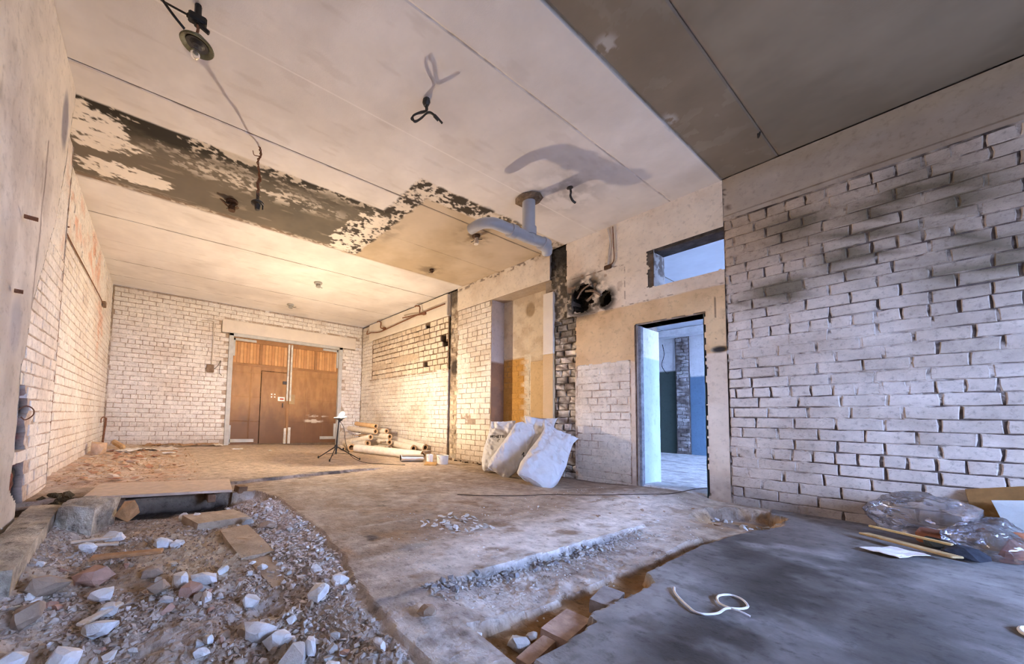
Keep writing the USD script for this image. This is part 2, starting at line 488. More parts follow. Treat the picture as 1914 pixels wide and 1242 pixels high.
s = sheet(FR, 5.64, 5.97, -.12, 3.5, .0125, lambda y, z: -.06 + .035 * (fb(y, z, s=15, seed=10) - .5) - .02 * ell(y, z, 5.8, 1.89, .11, .14, .3), col_chase2); obj('chase_bed', s[0], M_ROUGH, wall, s[1])
chase2 = layout(5.70, 5.92, 0.0, 3.0, .1, .15, .018, rng, vary=.3, keep=lambda y, z: not (1.72 < z < 2.06))

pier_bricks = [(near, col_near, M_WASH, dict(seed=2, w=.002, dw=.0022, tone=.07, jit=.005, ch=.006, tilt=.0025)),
               (low, col_mid, M_WASH, dict(seed=3, w=.001, dw=.002, tone=.04)),
               (mid, col_mid, M_WASH, dict(seed=4, w=.001, dw=.0025, tone=.05)),
               (far, col_mid, M_WASH, dict(seed=5, w=.001, dw=.0025, tone=.05)),
               (panel, col_panel, M_WASH, dict(seed=6, w=.004, dw=.004, tone=.1, jit=.006, ch=.008)),
               (chase, col_chase, M_ROUGH, dict(seed=7, w=-.022, dw=.012, tone=.35, jit=.008, ch=.01, tilt=.006, back=-.07)),
               (chase2, col_chase2, M_ROUGH, dict(seed=8, w=-.042, dw=.008, tone=.25, jit=.007, ch=.009, tilt=.004, back=-.09))]
lay_bricks(wall, FR, pier_bricks, 300)


# plaster round the doorway and the high opening
def hole_ragged(y, z):
    n = fb(y, z, s=12, o=3, seed=40) - .5
    a = np.hypot((y - 3.03) / .19, (z - 2.60) / .20) + 1.1 * n
    b = np.hypot((y - 2.68) / .085, (z - 2.50) / .11) + .7 * n
    return (a < 1) | (b < 1)


def ragged_open(y, z):
    n = (fb(y, z, s=16, o=3, seed=41) - .5)
    d = (y > DY0 - .012 - .05 * n) & (y < DY1 + .005) & (z < DZ + .01 + .03 * n)
    w = (y > WY0) & (y < WY1 + .05 + .12 * n) & (z > WZ0 + .06 * n - .01) & (z < WZ1)
    return d | w


def keep_coat(y, z):
    n = (fb(y, z, s=18, o=3, seed=42) - .5)
    k = ~ragged_open(y, z) & ~hole_ragged(y, z)
    k &= ~((y > 3.10 + .05 * n) & (z < 2.36 + .05 * n)) & ~((y > 3.245 + .05 * n) & (z >= 2.33))
    k &= ~low_left(y, z)
    return k


def col_coat(y, z):
    n = fb(y, z, s=2.6, o=5, seed=50); n2 = fb(y, z, s=12, o=4, seed=51)
    c = mixc((.80, .71, .60), (.70, .58, .46), ss(.42, .66, n))
    band = ss(1.595, 1.605, z + .03 * (n2 - .5)) * (1 - ss(2.33, 2.345, z + .025 * (n2 - .5)))
    c = mixc(c, mixc((.72, .53, .32), (.64, .45, .26), ss(.4, .6, n)), band)
    c = mixc(c, (.60, .51, .43), (1 - ss(1.5, 1.62, z)) * .5)
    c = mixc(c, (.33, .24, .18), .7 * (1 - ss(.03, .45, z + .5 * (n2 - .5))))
    soot = np.clip(np.maximum(1.25 - np.hypot((y - 3.0) / .34, (z - 2.62) / .33), 1.25 - np.hypot((y - 2.68) / .15, (z - 2.50) / .18)) * 2, 0, 1) * ss(.38, .62, n2 + .1)
    c = mixc(c, SOOT, np.clip(soot * .95, 0, 1))
    c = mixc(c, (.30, .20, .13), ss(.60, .66, n2) * .65 * (ell(y, z, 2.9, 2.8, .45, .35, .4) + ell(y, z, 2.2, 2.5, .4, .12, .5) + .3 * ell(y, z, 1.5, 1.7, .25, .9, .5)))
    crack = np.minimum(np.abs(y - 2.42 + .004 * n2) + (np.abs(z - 2.65) > .22), np.abs(y - 1.49) + (np.abs(z - 2.0) > .25))
    crack = np.minimum(crack, np.abs(z - 2.345 - .01 * (n2 - .5)) + .2 * (n2 < .5))
    crack = np.minimum(crack, np.abs(z - 2.90 - .02 * (n2 - .5) - (y - 2.1) * .02) + (y < 2.35))
    c = mixc(c, (.16, .11, .08), (1 - ss(.002, .008, crack)) * ss(.44, .52, fb(y, z, s=20, o=3, seed=55)))
    edge = ell(y, z, 1.46, 1.63, .07, .035, .4)
    return mixc(c, SOOT, edge)


def w_coat(y, z):
    n2 = fb(y, z, s=12, o=4, seed=51)
    w = .004 + .004 * (fb(y, z, s=6, o=3, seed=52) - .5)
    w = w + .005 * ss(1.595, 1.605, z + .03 * (n2 - .5)) * (1 - ss(2.33, 2.345, z + .025 * (n2 - .5)))
    w = w - .02 * ell(y, z, 1.46, 1.63, .06, .03, .3)
    return w - .03 * np.clip(1.2 - np.hypot((y - 3.0) / .3, (z - 2.6) / .28), 0, 1) * ss(.45, .6, n2)


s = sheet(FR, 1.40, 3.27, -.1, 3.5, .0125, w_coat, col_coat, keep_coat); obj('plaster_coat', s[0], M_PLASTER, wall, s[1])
s = sheet(FR, 2.55, 3.26, 2.36, 2.88, .0125, lambda y, z: -.12 - .2 * hole_ragged(y, z) + .06 * (fb(y, z, s=14, seed=61) - .5), lambda y, z: mixc(SOOT, (.13, .10, .08), ss(.5, .65, fb(y, z, s=16, seed=62)))); obj('burnt_hole', s[0], M_ROUGH, wall, s[1])
for pts, r in [([(2.97, 2.70), (2.84, 2.66), (2.72, 2.56)], .018), ([(3.1, 2.62), (3.0, 2.72), (2.86, 2.76)], .013), ([(2.95, 2.55), (2.84, 2.60)], .02)]:
    p = np.array([FR(np.array(a), np.array(b), np.array(-.03 + .03 * k)) for k, (a, b) in enumerate(pts)])
    obj('burnt_stub', tube(smooth_path(p, 4), r, 7), M_ROUGH, wall, np.tile((.2, .15, .12), (len(tube(smooth_path(p, 4), r, 7)[0]), 1)))

# reveals of the doorway and the high opening
FRV = Frame((0, DY1, 0), (1, 0, 0), (0, -1, 0))
s = sheet(FRV, .0, .62, -.05, DZ, .02, lambda u, z: .010 + .008 * (fb(u, z, s=10, seed=70) - .5), lambda u, z: mixc(mixc((.46, .56, .62), (.76, .76, .78), ss(1.66, 1.675, z)), (.30, .26, .24), (1 - ss(.13, .15, u + .03 * (fb(u, z, s=14, seed=71) - .5)))))
obj('door_reveal', s[0], M_PLASTER, wall, s[1])
FRV2 = Frame((0, DY0, 0), (1, 0, 0), (0, 1, 0))
s = sheet(FRV2, .0, .62, -.05, DZ, .03, lambda u, z: .010 + .008 * (fb(u, z, s=10, seed=72) - .5), lambda u, z: mixc((.36, .52, .62), (.74, .76, .78), ss(1.66, 1.675, z))); obj('door_reveal', s[0], M_PLASTER, wall, s[1])
s = sheet(Frame((0, WY1, 0), (1, 0, 0), (0, -1, 0)), .0, .29, WZ0 - .04, WZ1, .0125, lambda u, z: .022 + .035 * (fb(u, z, s=9, seed=73) - .5), lambda u, z: mixc((.62, .60, .58), (.25, .21, .19), ss(.5, .58, fb(u, z, s=11, seed=74)))); obj('window_reveal', s[0], M_PLASTER, wall, s[1])
obj('lintel', wbox(FR, 1.34, 2.13, WZ1 - .03, WZ1 + .09, -.27, -.012, .01), mat('tarred_timber', (.07, .062, .058), s1=12, c1=.5, s2=40, b=.6), wall, label='dark tarred lintel over the high opening')
obj('lintel', wbox(FR, 1.52, 2.36, DZ, DZ + .06, -.27, -.02, .01), M_CORE, wall)
obj('door_jamb', wbox(FR, 2.285, 2.375, -.05, 2.06, -.11, -.006, .012), mat('bare_jamb', (.34, .25, .19), s1=10, c1=.4, s2=40, b=.8, dist=.02), wall, label='bare splintered wooden jamb of the doorway')
obj('door_jamb', wbox(FR, 2.255, 2.288, -.04, 2.05, -.10, -.03, .004), mat('grey_jamb', (.25, .26, .30), s1=14, c1=.4), wall)

# post, niche, beams
MW = mat('post_white', (.72, .66, .58), s1=3, c1=.06); MB = mat('post_beige', (.62, .45, .26), s1=3, c1=.08)
obj('niche_post', wbox(FR, 3.475, 3.655, 1.855, 2.83, -.3, .008, .006), MW, wall, label='white painted upper half of the niche post')
obj('niche_post', wbox(FR, 3.475, 3.655, -.1, 1.855, -.3, .008, .006), MB, wall, label='ochre painted lower half of the niche post')
s = sheet(Frame((0, 4.75, 0), (1, 0, 0), (0, -1, 0)), 0, .34, -.1, 3.03, .02, lambda u, z: .008 + .006 * (fb(u, z, s=8, seed=80) - .5), lambda u, z: mixc(mixc((.36, .20, .11), (.27, .16, .10), ss(.4, .6, fb(u, z, s=4, seed=82))), (.56, .50, .47), ss(1.86, 1.875, z)))
obj('niche_side', s[0], M_PLASTER, wall, s[1])


def col_niche(y, z):
    n = fb(y, z, s=5, o=5, seed=84)
    c = mixc((.64, .55, .43), (.52, .42, .31), ss(.42, .6, n))
    c = mixc(c, (.50, .27, .07), (1 - ss(1.9, 1.95, z)) * ss(4.24, 4.27, y + .04 * (n - .5)))
    c = mixc(c, (.66, .60, .50), (1 - ss(1.95, 2.0, z)) * (1 - ss(4.26, 4.29, y)) * ss(4.12, 4.15, y))
    c = mixc(c, (.58, .42, .24), (1 - ss(1.82, 1.85, z)) * (1 - ss(4.13, 4.15, y)))
    c = mixc(c, (.28, .20, .12), ell(y, z, 4.15, 2.76, .09, .13, .25) * .8)
    return c


wn, cn = joints(col_niche, .40, deep=-.006, seed=90, dark=(.25, .18, .11))
s = sheet(FR, 3.64, 4.76, -.1, 3.03, .0125, lambda y, z: -.334 + wn(y, z) * (y > 4.14) * (z < 1.95) - .01 * ell(y, z, 4.15, 2.76, .09, .13, .25) + .01 * ((y < 4.14) & (z < 1.84)) + .005 * ((y < 4.2) & (y > 3.7) & (z > 2.0)), lambda y, z: np.where(((y > 4.14) & (z < 1.95))[..., None], cn(y, z), col_niche(y, z)))
obj('niche_back', s[0], M_PLASTER, wall, s[1])
niche_rects = layout(4.16, 4.74, 0, 1.95, .1, .25, .012, np.random.default_rng(5), header=3)
lay_bricks(wall, FR, [(niche_rects, col_niche, M_WASH, dict(seed=9, w=-.331, dw=.002, tone=.06, back=-.36))], 120)


def col_beam(y, z):
    n = fb(y, z, s=2.4, o=5, seed=100); n2 = fb(y, z, s=14, o=4, seed=101)
    c = mixc((.74, .66, .55), (.64, .54, .42), ss(.4, .65, n))
    c = mixc(c, (.30, .22, .15), .7 * ss(3.40, 3.47, z + .06 * (n2 - .5)) * ss(.5, .6, n2))
    return c


obj('beam', wbox(FR, 3.54, 5.66, 3.025, 3.5, -.3, .006, .01), M_CORE, wall)
s = sheet(FR, 3.53, 5.67, 3.025, 3.5, .02, lambda y, z: .012 + .004 * (fb(y, z, s=8, seed=103) - .5) - .012 * ss(3.4, 3.46, z) * ss(.5, .6, fb(y, z, s=14, o=4, seed=101)), col_beam); obj('beam_face', s[0], M_PLASTER, wall, s[1])
s = sheet(Frame((0, 0, 3.025), (0, 1, 0), (0, 0, -1), (1, 0, 0)), 3.53, 4.76, -.005, .34, .04, lambda u, v: 0 * u + .001, lambda u, v: mixc((.52, .44, .36), (.40, .30, .2), fb(u, v, s=4, seed=105))); obj('beam_underside', s[0], M_PLASTER, wall, s[1])
obj('beam', wbox(FR, 5.96, 9.42, 2.995, 3.47, -.1, .045, .012), mat('beam_white', (.75, .68, .58), s1=3, c1=.07, s2=40, b=.25), wall, label='white concrete beam above the open brick panel')


def col_beam1(y, z):
    n = fb(y, z, s=1.8, o=5, seed=110)
    c = mixc((.47, .40, .33), (.37, .30, .235), ss(.4, .62, n))
    c = mixc(c, (.40, .31, .20), .6 * ss(3.3, 3.46, z + .15 * (n - .5)))
    return mixc(c, (.15, .12, .1), ss(.55, .6, fb(y, z, s=17, seed=111)) * ss(1.30, 1.37, y))


s = sheet(FR, -3.0, 1.40, 3.03, 3.5, .02, lambda y, z: .006 + .003 * (fb(y, z, s=5, seed=113) - .5) + .012 * (z < 3.075) - .005 * ss(1.30, 1.37, y), col_beam1); obj('beam_face', s[0], M_PLASTER, wall, s[1])

# ------------------------------------------------------------------ wall_left and the near pier
wallL = thing('wall_left', 'whitewashed brick wall with a torn plaster pier, facing the doorway wall', kind='structure')
obj('masonry', cat_meshes([wbox(FL, -3.2, 10.3, -.3, 3.5, -.5, -.035, .002)]), M_CORE, wallL)


def col_left(y, z):
    n = fb(y, z, s=2.2, o=4, seed=120)
    c = mixc((.78, .74, .69), (.70, .63, .57), ss(.45, .68, n))
    pink = np.maximum.reduce([ell(y, z, 5.6, 3.15, .8, .3, .6), ell(y, z, 7.3, 3.1, .9, .35, .6), ell(y, z, 8.3, 2.3, .5, .5, .6), ell(y, z, 5.0, 2.3, .2, .35, .6)])
    c = mixc(c, (.68, .36, .24), pink * ss(.42, .66, fb(y, z, s=5, o=4, seed=122)) * .8)
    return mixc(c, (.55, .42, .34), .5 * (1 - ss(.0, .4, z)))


wl, cl = joints(col_left, .57, deep=-.008, seed=125, dark=(.40, .31, .25))
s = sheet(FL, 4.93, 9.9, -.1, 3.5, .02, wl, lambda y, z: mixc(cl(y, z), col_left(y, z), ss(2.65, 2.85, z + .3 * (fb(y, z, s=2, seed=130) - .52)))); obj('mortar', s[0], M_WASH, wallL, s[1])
def torn(y, z):
    n = fb(y, z, s=5, o=4, seed=126) - .5
    return (y < np.interp(z, [.05, .36, .43, .5, .71, .78, .9, 1.0, 1.04], [4.17, 4.13, 4.2, 4.1, 4.03, 4.18, 4.05, 3.86, 3.5]) + .25 * n) & (z < 1.04) & ~((z > .40) & (z < .46))


wl2 = lambda y, z: np.where(torn(y, z), .0 + .05 * (fb(y, z, s=15, o=3, seed=129) - .5), wl(y, z) + .06)
cl2 = lambda y, z: np.where(torn(y, z)[..., None], mixc((.22, .07, .045), (.035, .028, .022), ss(.40, .52, fb(y, z, s=9, o=4, seed=131))), mixc(cl(y, z), col_left(y, z), ss(2.2, 2.35, z)))
s = sheet(FL, 3.1, 4.93, -.1, 3.5, .0125, wl2, cl2); obj('mortar', s[0], M_WASH, wallL, s[1])
s = sheet(Frame((-6, 4.93, 0), (1, 0, 0), (0, 1, 0)), -.02, .062, -.1, 3.5, .02, lambda u, z: .02 * (fb(u, z, s=12, seed=127) - .5), lambda u, z: mixc((.6, .52, .44), (.35, .22, .15), ss(.5, .6, fb(u, z, s=9, seed=128)))); obj('pilaster_edge', s[0], M_ROUGH, wallL, s[1])
lay_bricks(wallL, FL, [(layout(4.94, 9.88, -.03, 3.47, .1, .26, .012, rng, header=6, keep=lambda y, z: not (z > 2.75 and fb(np.array(y), np.array(z), s=2, seed=130) > .52)), col_left, M_WASH, dict(seed=21, w=.002, dw=.0025, tone=.05)),
                       (layout(3.15, 4.91, -.03, 2.3, .1, .26, .012, rng, header=6, keep=lambda y, z: not bool(torn(np.array(y - .12), np.array(z)))), col_left, M_WASH, dict(seed=22, w=.063, dw=.0025, tone=.05))], 300)
EZ = np.array([-.2, .18, .3, .7, 1.05, 1.15, 1.43, 2.21, 2.82, 3.5])
EY = np.array([3.36, 3.36, 3.20, 3.24, 3.22, 3.29, 3.31, 3.74, 3.92, 4.05])
pier_edge = lambda z: np.interp(z, EZ, EY) + .05 * (fb(z, 0 * z, s=6, o=4, seed=132) - .5)


def col_pier(y, z):
    n = fb(y, z * .35, s=6, o=5, seed=135); n2 = fb(y, z, s=3, o=4, seed=136)
    c = mixc((.72, .65, .56), (.54, .47, .40), ss(.42, .62, .6 * n + .4 * n2))
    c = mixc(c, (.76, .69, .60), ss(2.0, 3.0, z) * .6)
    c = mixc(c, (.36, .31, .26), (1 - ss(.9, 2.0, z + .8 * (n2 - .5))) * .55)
    c = mixc(c, (.22, .17, .13), ss(.60, .70, .6 * fb(y, z * .3, s=22, o=4, seed=137) + .4 * n2) * .45)
    c = mixc(c, (.30, .28, .30), np.maximum(ell(y, z, 3.78, 3.05, .1, .22, .3), .6 * ell(y, z, 3.05, 1.28, .09, .16, .4)))
    crack = np.minimum(np.abs(y - 3.36 - .06 * (z - 2)) + (np.abs(z - 2.05) > .6), np.abs(z - .47 + .02 * n) + .3 * (n2 < .5))
    return mixc(c, (.15, .11, .09), (1 - ss(.004, .016, crack)) * .9)


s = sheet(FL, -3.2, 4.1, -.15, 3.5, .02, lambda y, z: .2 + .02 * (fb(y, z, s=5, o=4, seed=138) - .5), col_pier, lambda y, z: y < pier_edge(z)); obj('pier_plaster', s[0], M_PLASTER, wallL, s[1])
zz = np.linspace(-.15, 3.5, 150); ee = pier_edge(zz)
g = []
for k in range(6):
    t = k / 5
    g.append(np.c_[np.full(150, -6 + .2 - t * .16) + .012 * (fb(zz, 0 * zz + k, s=20, seed=140) - .5) * (k > 0), ee + t * (.03 + .05 * fb(zz, 0 * zz + k, s=9, seed=141)), zz])
G = np.array(g); i = np.arange(900).reshape(6, 150)
F = np.stack([i[:-1, :-1], i[1:, :-1], i[1:, 1:], i[:-1, 1:]], -1).reshape(-1, 4)
nb = fb(G[..., 1], G[..., 2], s=10, o=4, seed=142)
ce = mixc((.60, .54, .46), (.42, .36, .30), ss(.45, .6, nb))
ce = mixc(ce, mixc((.28, .085, .05), (.05, .04, .035), ss(.42, .55, nb)), ss(.15, .22, G[..., 2]) * (1 - ss(1.05, 1.15, G[..., 2])) * (G[..., 0] < -5.81))
obj('pier_edge', (G.reshape(-1, 3), F), M_ROUGH, wallL, ce.reshape(-1, 3), label='torn edge of the pier with red brick showing')

# ------------------------------------------------------------------ wall_far
wallF = thing('wall_far', 'whitewashed brick end wall around the brown gate', kind='structure')
GX0, GX1, GZ = -3.66, -.66, 2.80
fc = [wbox(FF, -6.3, GX0, -.3, 3.5, -.4, -.035, .002), wbox(FF, GX1, .3, -.3, 3.5, -.4, -.035, .002), wbox(FF, GX0, GX1, GZ, 3.5, -.4, -.035, .002)]
obj('masonry', cat_meshes(fc), M_CORE, wallF)


def col_far(x, z):
    n = fb(x, z, s=2.3, o=4, seed=150)
    c = mixc((.78, .74, .68), (.69, .62, .54), ss(.45, .68, n))
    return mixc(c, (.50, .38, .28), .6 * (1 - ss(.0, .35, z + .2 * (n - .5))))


wfr, cfr = joints(col_far, .57, deep=-.008, seed=155, dark=(.36, .28, .21))
keepF = lambda x, z: ~((x > GX0 - .02) & (x < GX1 + .02) & (z < GZ)) & ~((x > -3.86) & (x < -.22) & (z >= GZ - .01) & (z < 3.13))
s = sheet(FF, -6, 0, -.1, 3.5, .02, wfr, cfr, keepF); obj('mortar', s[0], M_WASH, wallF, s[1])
lay_bricks(wallF, FF, [(layout(-5.98, -.01, -.03, 3.47, .1, .26, .012, rng, header=6, keep=lambda x, z: bool(keepF(np.array(x), np.array(z)))), col_far, M_WASH, dict(seed=31, w=.002, dw=.0025, tone=.05))], 300)
obj('lintel', wbox(FF, -3.85, -.22, GZ, 3.13, -.1, .012, .012), mat('lintel_white', (.74, .67, .57), s1=3, c1=.07, s2=40, b=.3), wallF, label='white concrete lintel over the gate')

# wall_back: behind the camera, with the window that lets the daylight in
wallB = thing('wall_back', 'plastered wall with a wide window opening', kind='structure')
FB = Frame((0, -3.0, 0), (1, 0, 0), (0, 1, 0))
BW = (-3.4, -1.0, 1.0, 2.5)
obj('masonry', cat_meshes([wbox(FB, -6.3, BW[0], -.3, 3.5, -.3, 0), wbox(FB, BW[1], .6, -.3, 3.5, -.3, 0), wbox(FB, BW[0], BW[1], -.3, BW[2], -.3, 0), wbox(FB, BW[0], BW[1], BW[3], 3.5, -.3, 0)]), mat('back_plaster', (.5, .47, .43)), wallB)
win = thing('window_1', 'wide window behind the room', kind='structure')
MF = mat('window_paint', (.6, .6, .58), s1=8)
for x in np.linspace(BW[0] + .03, BW[1] - .03, 4):
    obj('mullion', wbox(FB, x - .03, x + .03, BW[2], BW[3], -.18, -.12), MF, win)
for z in (BW[2] + .03, BW[3] - .03):
    obj('rail', wbox(FB, BW[0], BW[1], z - .03, z + .03, -.175, -.125), MF, win)

# ------------------------------------------------------------------ ceiling: precast slabs running across the room
ceil = thing('ceiling', 'whitewashed ceiling of precast slabs with a sooty band and bare grey slabs', kind='structure')
FC = Frame((0, 0, 3.5), (1, 0, 0), (0, 0, -1), (0, 1, 0))     # u = x, "z" = y, w = down


def inside_room(x, y):   # where a small partitioned room once stood: beige ceiling
    return ss(-2.72, -2.66, x) * ss(3.27, 3.30, y) * (1 - ss(5.5, 5.56, y))


def col_ceil(x, y):
    n = fb(x, y, s=1.3, o=5, seed=160); n2 = fb(x * .6, y, s=9, o=4, seed=161); n3 = fb(x * .7, y, s=30, o=3, seed=162); st = fb(x * .25, y, s=14, o=4, seed=163)
    c = mixc((.77, .73, .69), (.69, .645, .60), ss(.42, .66, n))
    c = mixc(c, (.50, .43, .37), .22 * ss(.58, .70, st) * ss(1.4, 2, y))
    # beige room
    b = inside_room(x, y)
    c = mixc(c, mixc((.56, .46, .34), (.47, .37, .25), ss(.4, .6, n)), b)
    dirt = np.maximum.reduce([ell(x, y, -1.3, 3.87, .25, .22, .8), .8 * ell(x, y, -1.05, 5.25, .2, .2, .8), .5 * ell(x, y, -1.2, 2.5, .4, .35, .8), .4 * ell(x, y, -2.35, 4.55, .12, .3, .6)])
    c = mixc(c, (.10, .075, .055), dirt * ss(.40, .60, n2) * .8)
    # border of that room: torn strip of paint, black and white
    e1 = np.where((x > -2.72), np.abs(y - 3.42 - .03 * (n2 - .5)) - .13, 9)
    e2 = np.where((y > 3.29) & (y < 5.5), np.abs(x + 2.58) - .14, 9)
    strip = 1 - ss(-.02, .03, np.minimum(e1, e2) + .12 * (n2 - .5))
    strip *= 1 - ss(-1.4, -.9, x) * .4
    peel = ss(.47, .53, .5 * n3 + .5 * n2)
    c = mixc(c, mixc((.05, .04, .03), (.70, .63, .54), peel), strip)
    # sooty band
    inb = ss(4.06, 4.09, y + .03 * (n2 - .5)) * (1 - ss(5.46, 5.54, y + .05 * (n2 - .5))) * (1 - ss(-2.68, -2.55, x + .1 * (n2 - .5)))
    grey = mixc((.165, .14, .108), (.12, .105, .082), ss(.4, .65, n))
    grey = mixc(grey, (.42, .36, .29), ss(.62, .68, st) * .35)
    top = 1 - ss(.10, .46, y - 4.08 + .5 * (n2 - .5) + .08 * (x + 5.4))
    pe = ss(.50, .54, .45 * n3 + .55 * n2 + .12 * ss(4.3, 4.7, y) * (x > -5.1) - .10 * ss(-5.0, -5.6, x))
    grey = mixc(grey, mixc((.028, .024, .018), (.62, .55, .46), pe), top)
    mid_peel = ell(x, y, -4.2, 4.55, 1.0, .16, .6) * ss(.50, .56, .5 * n3 + .5 * n2)
    grey = mixc(grey, (.60, .54, .46), mid_peel)
    rgt = ell(x, y, -2.75, 4.9, .28, .75, .5)
    grey = mixc(grey, mixc((.06, .05, .04), (.78, .71, .62), ss(.42, .48, .5 * n3 + .5 * n2)), ss(.50, .56, .5 * n3 + .5 * n2 + .5 * (rgt - .5)) * (rgt > .02))
    left = np.maximum(ell(x, y, -5.75, 4.5, .35, .35, .5), ell(x, y, -5.55, 5.15, .45, .2, .35))
    grey = mixc(grey, (.80, .74, .66), ss(.50, .55, .55 * fb(x * .3, y, s=12, seed=164) + .45 * n3 + .30 * (left - .55)) * (left > .02))
    low = 1 - ss(.02, .13, np.abs(y - 5.50) + .1 * (n2 - .5))
    grey = mixc(grey, mixc((.24, .17, .12), (.66, .58, .48), peel), low * .8)
    c = mixc(c, grey, inb)
    # bare slabs near the camera
    e = 1.405 + .018 * (fb(x, 0 * x, s=7, o=4, seed=165) - .5)
    bare = 1 - ss(-.006, .006, y - e)
    g = mixc((.29, .245, .185), (.225, .19, .14), ss(.4, .62, n))
    g = mixc(g, (.21, .165, .115), .5 * ss(.9, 1.0, y) * (n2 > .4))
    g = mixc(g, (.5, .47, .44), np.maximum(ell(x, y, -2.51, 1.33, .08, .06, .6), ell(x, y, -1.38, 1.36, .09, .04, .6)) * ss(.46, .50, .5 * n2 + .5 * n3) * .7)
    c = mixc(c, g, bare)
    scr = np.maximum(ell(x, y, -3.1, 2.45, .2, .15, .7), 0)
    return mixc(c, (.60, .55, .52), scr * .5)


yj = [-3.0, -2.05, -1.05, .96, 1.89, 2.82, 3.69, 4.60, 5.50, 6.42, 7.34, 8.26, 9.18, 9.9]
for k in range(len(yj) - 1):
    a, b = yj[k], yj[k + 1]
    st = .05 if b < 0 else (.0125 if 3.5 < b < 5.6 or abs(a - 3.69) < .01 or k in (3, 4) else .02)
    off = .003 * math.sin(k * 2.3)
    def wc(x, y, a=a, b=b, off=off):
        d = np.minimum(y - a, b - y)
        gr = .006 + .008 * (fb(x, 0 * x + a, s=4, o=4, seed=170) - .3)
        bare = 1 - ss(-.008, .008, y - 1.405 - .018 * (fb(x, 0 * x, s=7, o=4, seed=165) - .5))
        return off - .005 * (1 - ss(.0, gr, d)) * (np.abs(np.where(y - a < b - y, a, b) - 2.82) > .01) - .014 * bare + .004 * (fb(x, y, s=3, seed=171) - .5)
    def cc(x, y, a=a, b=b):
        d = np.minimum(y - a, b - y)
        n = fb(x, 0 * x + a, s=5, o=4, seed=172)
        lite = np.abs(np.where(y - a < b - y, a, b) - 2.82) < .01
        return mixc(col_ceil(x, y), np.where(lite[..., None], (.84, .80, .76), (.22, .17, .14)), (1 - ss(.0, .010, d)) * np.where(lite, 1, ss(.46, .60, n) * .65))
    s = sheet(FC, -6.05, .0, a, b, st, wc, cc)
    obj('ceiling_slab', s[0], M_CEIL, ceil, s[1])
obj('roof_deck', bevel_box((7.2, 13.9, .2), .01, (-3.0, 3.5, 3.65)), M_CORE, ceil)

# ------------------------------------------------------------------ next room, seen through the doorway and the high opening
nw = thing('wall_next_room', 'two-tone painted walls of the bright room through the doorway', kind='structure')
FN = Frame((7.0, 0, 0), (0, 1, 0), (-1, 0, 0))
s = sheet(FN, -4, 8, -.1, 3.45, .05, lambda y, z: 0 * y, lambda y, z: mixc(mixc((.13, .22, .33), (.055, .078, .07), ss(4.12, 4.17, y)), (.70, .70, .72), ss(2.10, 2.12, z + .2 * ss(4.12, 4.17, y) * -1)))
obj('painted_wall', s[0], M_PLASTER, nw, s[1])
obj('painted_wall', cat_meshes([bevel_box((.2, 12.4, 3.9), .01, (7.15, 2, 1.7)), bevel_box((6.6, .2, 3.9), .01, (3.9, 8.1, 1.7))]), mat('next_white', (.70, .70, .72)), nw)
obj('stub_wall', bevel_box((.335, .14, 3.5), .006, (.455, 2.385, 1.7)), mat('next_white', (.70, .70, .72)), nw)
pil = layout(4.13, 4.42, .1, 3.3, .1, .2, .016, rng, vary=.25)
ppc = lambda y, z: mixc((.40, .38, .38), (.16, .13, .12), ss(.45, .58, fb(y, z, s=6, seed=180)))
s = sheet(FN, 4.11, 4.44, -.1, 3.4, .03, lambda y, z: .05 + 0 * y, lambda y, z: mixc((.1, .085, .08), (.2, .17, .16), fb(y, z, s=9, seed=181))); obj('mortar', s[0], M_ROUGH, nw, s[1])
lay_bricks(nw, FN, [(pil, ppc, M_ROUGH, dict(seed=41, w=.075, dw=.01, tone=.3, jit=.008))], 200)
obj('beam', bevel_box((.4, 12, .18), .01, (6.75, 2, 3.32)), mat('next_white', (.70, .70, .72)), nw)
MNW = mat('next_white', (.70, .70, .72))
obj('window_wall', cat_meshes([bevel_box((6.6, .2, .7), .01, (3.9, -4.1, .15)), bevel_box((6.6, .2, .5), .01, (3.9, -4.1, 3.25)), bevel_box((1.2, .2, 3.6), .01, (1.2, -4.1, 1.6)), bevel_box((1.0, .2, 3.6), .01, (6.6, -4.1, 1.6)), bevel_box((.3, .2, 3.6), .01, (4.0, -4.1, 1.6))]), MNW, nw)
ow = thing('added_ground_outside', 'unseen bare ground outside the rear windows, added to block sky light from below', kind='structure')  # unseen ground, added to keep sky light from entering from below
obj('ground_sheet', bevel_box((60, 40, .2), .01, (0, -24.4, -.35)), mat('outside_ground', (.16, .15, .13), s1=1, c1=.2), ow)
fn = thing('floor_next_room', 'pale dusty floor of the bright room', kind='structure')
s = sheet(Frame((0, 0, .03), (1, 0, 0), (0, 0, 1), (0, 1, 0)), .3, 7.1, -4, 8, .06, lambda x, y: .015 * (fb(x, y, s=3, seed=185) - .5), lambda x, y: mixc((.74, .73, .72), (.46, .43, .42), ss(.48, .66, fb(x, y, s=4, o=5, seed=186)))); obj('dusty_floor', s[0], M_GROUND, fn, s[1])
cn_ = thing('ceiling_next_room', 'pale slab ceiling of the bright room', kind='structure')
for k in range(7):
    s = sheet(Frame((0, 0, 3.42), (1, 0, 0), (0, 0, -1), (0, 1, 0)), .6, 7.1, -4 + k * 1.72, -4 + (k + 1) * 1.72 - .015, .1, lambda x, y: .008 * (fb(x, y, s=3, seed=188) - .5), lambda x, y: mixc((.70, .72, .76), (.6, .62, .66), fb(x, y, s=3, seed=189))); obj('ceiling_slab', s[0], M_CEIL, cn_, s[1])
obj('roof_deck', bevel_box((7.0, 12.6, .2), .01, (3.9, 2, 3.56)), M_CORE, cn_)
